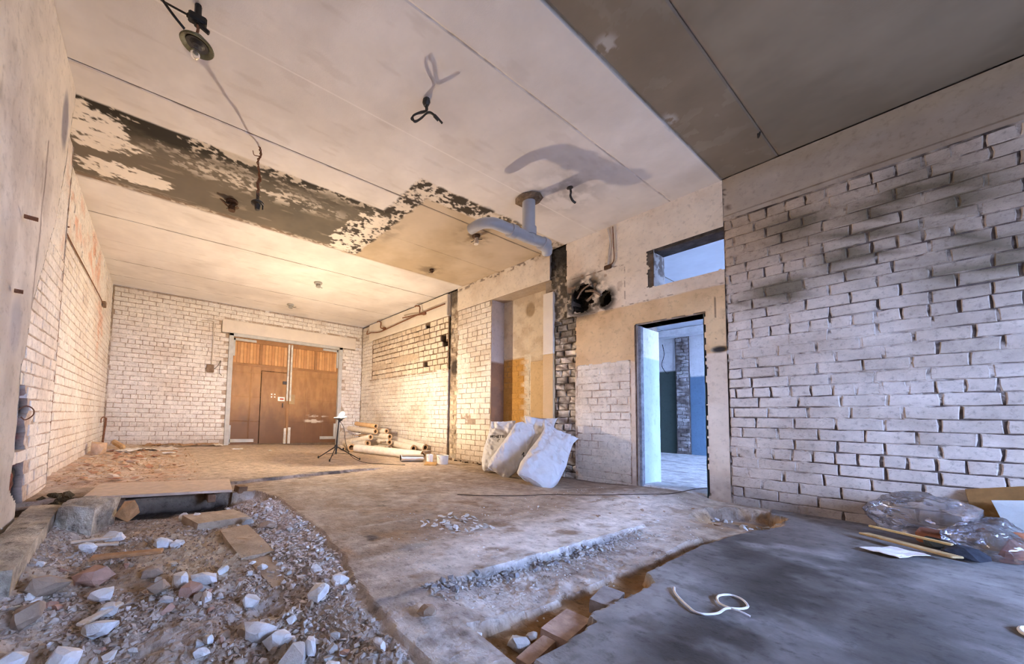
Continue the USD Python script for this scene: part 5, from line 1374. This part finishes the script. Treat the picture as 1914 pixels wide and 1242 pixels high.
grit('brick_dust', 1800, rect(-5.9, -4.5, 4.8, 9.0, lambda p: np.random.default_rng(2).random(len(p)) < 1 - .75 * (p[:, 0] + 5.95) / 1.45), .012, .06, MRED[2], 'reddish crumbs of brick debris along the wall', 806, .4)

# debris at the foot of the end wall
for k, (x, y, sx, sy, h, mm, lb) in enumerate([(-4.05, 9.70, .45, .22, .10, 1, 'orange-brown cardboard lump at the end wall beside the gate'), (-3.86, 9.62, .25, .2, .08, 0, 'pale crumpled sheet next to the gate frame'), (-4.45, 9.66, .4, .2, .08, 1, 'brown torn sheet at the end wall under the junction box'),
                                               (-4.75, 9.62, .3, .2, .12, 1, 'dark brown wad at the end wall'), (-4.95, 8.95, .5, .3, .05, 0, 'wide pale cardboard sheet before the end wall'), (-5.3, 8.75, .4, .25, .08, 0, 'pale tilted sheet near the corner rod'),
                                               (-5.45, 8.2, .45, .2, .08, 2, 'white torn strip on the brick debris'), (-4.85, 8.0, .18, .12, .06, 2, 'small white scrap in front of the cardboard sheets'), (-5.1, 9.3, .3, .3, .14, 1, 'brown bent board against the end wall'), (-3.55, 8.75, .22, .14, .02, 2, 'flat white scrap on the floor near the gate'), (-3.0, 8.2, .2, .06, .01, 2, 'thin pale scrap on the floor before the gate')]):
    obj('torn_sheet', crumple(drop(x, y, .0), (sx, sy, h * .6), 440 + k, .015, 11, .4), M_TRASH[mm], label=lb, cat='sheet')
sheetbox('short round timber leaning in the corner debris', 'timber', 'timber', (.09, .34, .09), rotm(.3, 0, .6), drop(-5.62, 8.35, .10), mat('timber_tan', (.55, .36, .19), s1=12, c1=.2), .03)
v, f = lump((.2, .2, .26), 55, 20, .85); obj('clay_lump', (v + drop(-5.83, 7.75, .1), f), MRED[2], label='ochre lump against the whitewashed wall', cat='lump')
M_SOIL = mat('mossy_soil', (.10, .075, .042), s1=18, c1=.5, s2=40, b=1, dist=.03)
scatter(34, -5.86, -5.42, 3.90, 4.45, .07, .15, lambda x, y: y > 3.9 + .3 * (x + 5.86) and y < 4.45 - .5 * (x + 5.86), [M_SOIL], 'dark mossy clod heaped between the large panel and the wall', 'clod', 'mossy clods beside the panel', 'clod', .55)

# ------------------------------------------------------------------ cables on the floor
pts = [(-2.35, 2.99), (-2.16, 2.84), (-1.98, 2.77), (-1.79, 2.66), (-1.4, 2.52), (-1.07, 2.31), (-.63, 1.97), (-.3, 1.84), (.1, 1.74), (.6, 1.70)]
obj('floor_cable', tube(smooth_path([(x, y + .02 * math.sin(x * 7), (g0(x, y) if x < -.05 else .07) + .005) for x, y in pts], 8), .0045, 6), mat('brown_wire', (.07, .045, .03), rough=.6), label='black cable running over the floor out through the doorway', cat='cable')
M_CORD = mat('white_cord', (.78, .78, .80), rough=.6, s1=10, c1=.04)
pts = [(-2.94, .81), (-2.99, .79), (-3.04, .755), (-3.10, .70), (-3.13, .665), (-3.12, .635), (-3.06, .61), (-2.99, .60), (-2.93, .565), (-2.86, .565), (-2.80, .60), (-2.79, .64), (-2.83, .665), (-2.88, .665), (-2.94, .64), (-2.97, .60), (-2.97, .56), (-2.97, .53)]
obj('cord', tube(smooth_path([(x, y, g0(x, y) + .008 + .006 * (k in (7, 8, 15, 16))) for k, (x, y) in enumerate(pts)], 8), .0048, 8), M_CORD, label='white cord lying in a single loop on the screed', cat='cord')
pts = [(-1.98, -.20), (-2.02, -.13), (-2.06, -.10), (-2.10, -.075), (-2.16, -.075), (-2.20, -.10), (-2.23, -.16), (-2.22, -.24)]
obj('cord', tube(smooth_path([(x, y, g0(x, y) + .008) for x, y in pts], 8), .0075, 8), M_CORD, label='piece of white cord half out of the picture at the edge of the screed', cat='cord')

# ------------------------------------------------------------------ rubbish at the foot of the long wall
obj('paper', crumple(drop(-1.08, .30, .0), (.26, .17, .022), 471, .004, 13, .16), mat('white_paper', (.80, .80, .82), s1=6, c1=.03), label='white sheet of paper lying before the rubbish heap', cat='paper')
sheetbox('thin pale lath on top of the rubbish heap', 'lath', 'lath', (.018, .42, .016), rotm(.0, 0, 2.55), (-.74, .27, g0(-.74, .27) + .085), mat('pale_lath_new', (.62, .50, .28), s1=20, c1=.15))
sheetbox('wide flat board under the pale lath in the rubbish heap', 'board', 'board', (.07, .48, .014), rotm(.0, 0, 2.5), (-.86, .27, g0(-.86, .27) + .04), mat('tan_board', (.45, .33, .17), s1=16, c1=.2))
M_PLAS = usdkit.material(stage, '/World/Looks/clear_plastic', {'tr': ('transparent_bsdf', {'color': (.93, .93, .95)}), 'gl': ('glossy_bsdf', {'color': (.9, .92, .96), 'roughness': .12}), 'df': ('diffuse_bsdf', {'color': (.75, .74, .76)}),
                        'lw': ('layer_weight', {'blend': .35}), 'm0': ('mix_closure', {'fac': .10}), 'm1': ('mix_closure', {})},
                        [('tr.BSDF', 'm0.closure1'), ('df.BSDF', 'm0.closure2'), ('lw.fresnel', 'm1.fac'), ('m0.closure', 'm1.closure1'), ('gl.BSDF', 'm1.closure2')], surface='m1.closure')


def bag(c, size, seed, rot=0, n=26):
    v, f = va(trimesh.creation.icosphere(4, .5))
    d = v / np.linalg.norm(v, axis=1, keepdims=True)
    k = 1 + .55 * (fb(d[:, 0], d[:, 1], d[:, 2], s=1.7, o=2, seed=seed) - .5) - .35 * np.abs(fb(d[:, 0], d[:, 1], d[:, 2], s=3.4, o=3, seed=seed + 3) - .5)
    v = d * k[:, None] * np.asarray(size) / 2
    v = v @ rotm(0, 0, rot).T
    v[:, 2] = np.maximum(v[:, 2], -size[2] * .32)
    return v + np.asarray(c, float) + (0, 0, size[2] * .33), f


obj('plastic_bag', bag((-.33, .22, g0(-.33, .22) + .05), (.62, .48, .36), 610, .5), M_PLAS, smooth=True, label='large crumpled clear plastic bag on the rubbish heap', cat='plastic bag')
obj('plastic_bag', bag((-.62, -.02, g0(-.6, 0)), (.34, .26, .26), 611, 1.2), M_PLAS, smooth=True, label='shiny clear plastic bag standing before the large one', cat='plastic bag')
obj('plastic_bag', bag((-.36, -.06, g0(-.4, -.05) + .05), (.24, .22, .22), 612, .2), M_PLAS, smooth=True, label='small clear plastic bag next to the leaning grey board', cat='plastic bag')
v, f = rock(np.random.default_rng(9), .24, .5, 20); obj('rag', (v + drop(-.86, .05, .05), f), mat('dark_rag', (.03, .035, .05), s1=20, c1=.4), label='dark blue-black rag under the plastic bags', cat='rag')
v, f = rock(np.random.default_rng(12), .22, .5, 20); obj('rag', (v + drop(-.62, .16, .05), f), mat('dark_green_rag', (.05, .06, .06), s1=20, c1=.4), label='dark wad beneath the large clear bag', cat='rag')
v, f = lump((.12, .12, .10), 81, 30, .85); obj('brick_piece', (v + drop(-.50, .2, .06), f), mat('red_brick', (.40, .15, .08), s1=15, c1=.2), label='orange-red brick piece behind the plastic film', cat='brick')
v, f = lump((.13, .11, .2), 82, 30, .85); obj('brick_piece', (v @ rotm(.3, .3, .2).T + drop(-.46, -.12, .07), f), mat('red_brick', (.40, .15, .08)), label='red brick piece at the foot of the leaning grey board', cat='brick')


def slab_poly(pts, n, th, mt, name, label, cat):
    pts = np.asarray(pts, float); n = np.asarray(n, float) / np.linalg.norm(n)
    return obj(name, hull(np.vstack([pts, pts - n * th])), mt, label=label, cat=cat)


slab_poly([(-.03, .05, .38), (-.04, -.42, .50), (-.30, -.42, .0), (-.30, .0, .0)], (-.86, 0, .5), .02, mat('hardboard', (.24, .13, .045), s1=10, c1=.2), 'hardboard', 'brown hardboard leaning against the brick wall behind the rubbish', 'board')
slab_poly([(-.16, -.05, .33), (-.10, -.62, .43), (-.46, -.72, .0), (-.36, -.14, .0)], (-.8, .1, .6), .02, mat('grey_board', (.50, .53, .54), s1=10, c1=.08), 'leaning_board', 'pale grey board leaning in front of the brown hardboard', 'board')
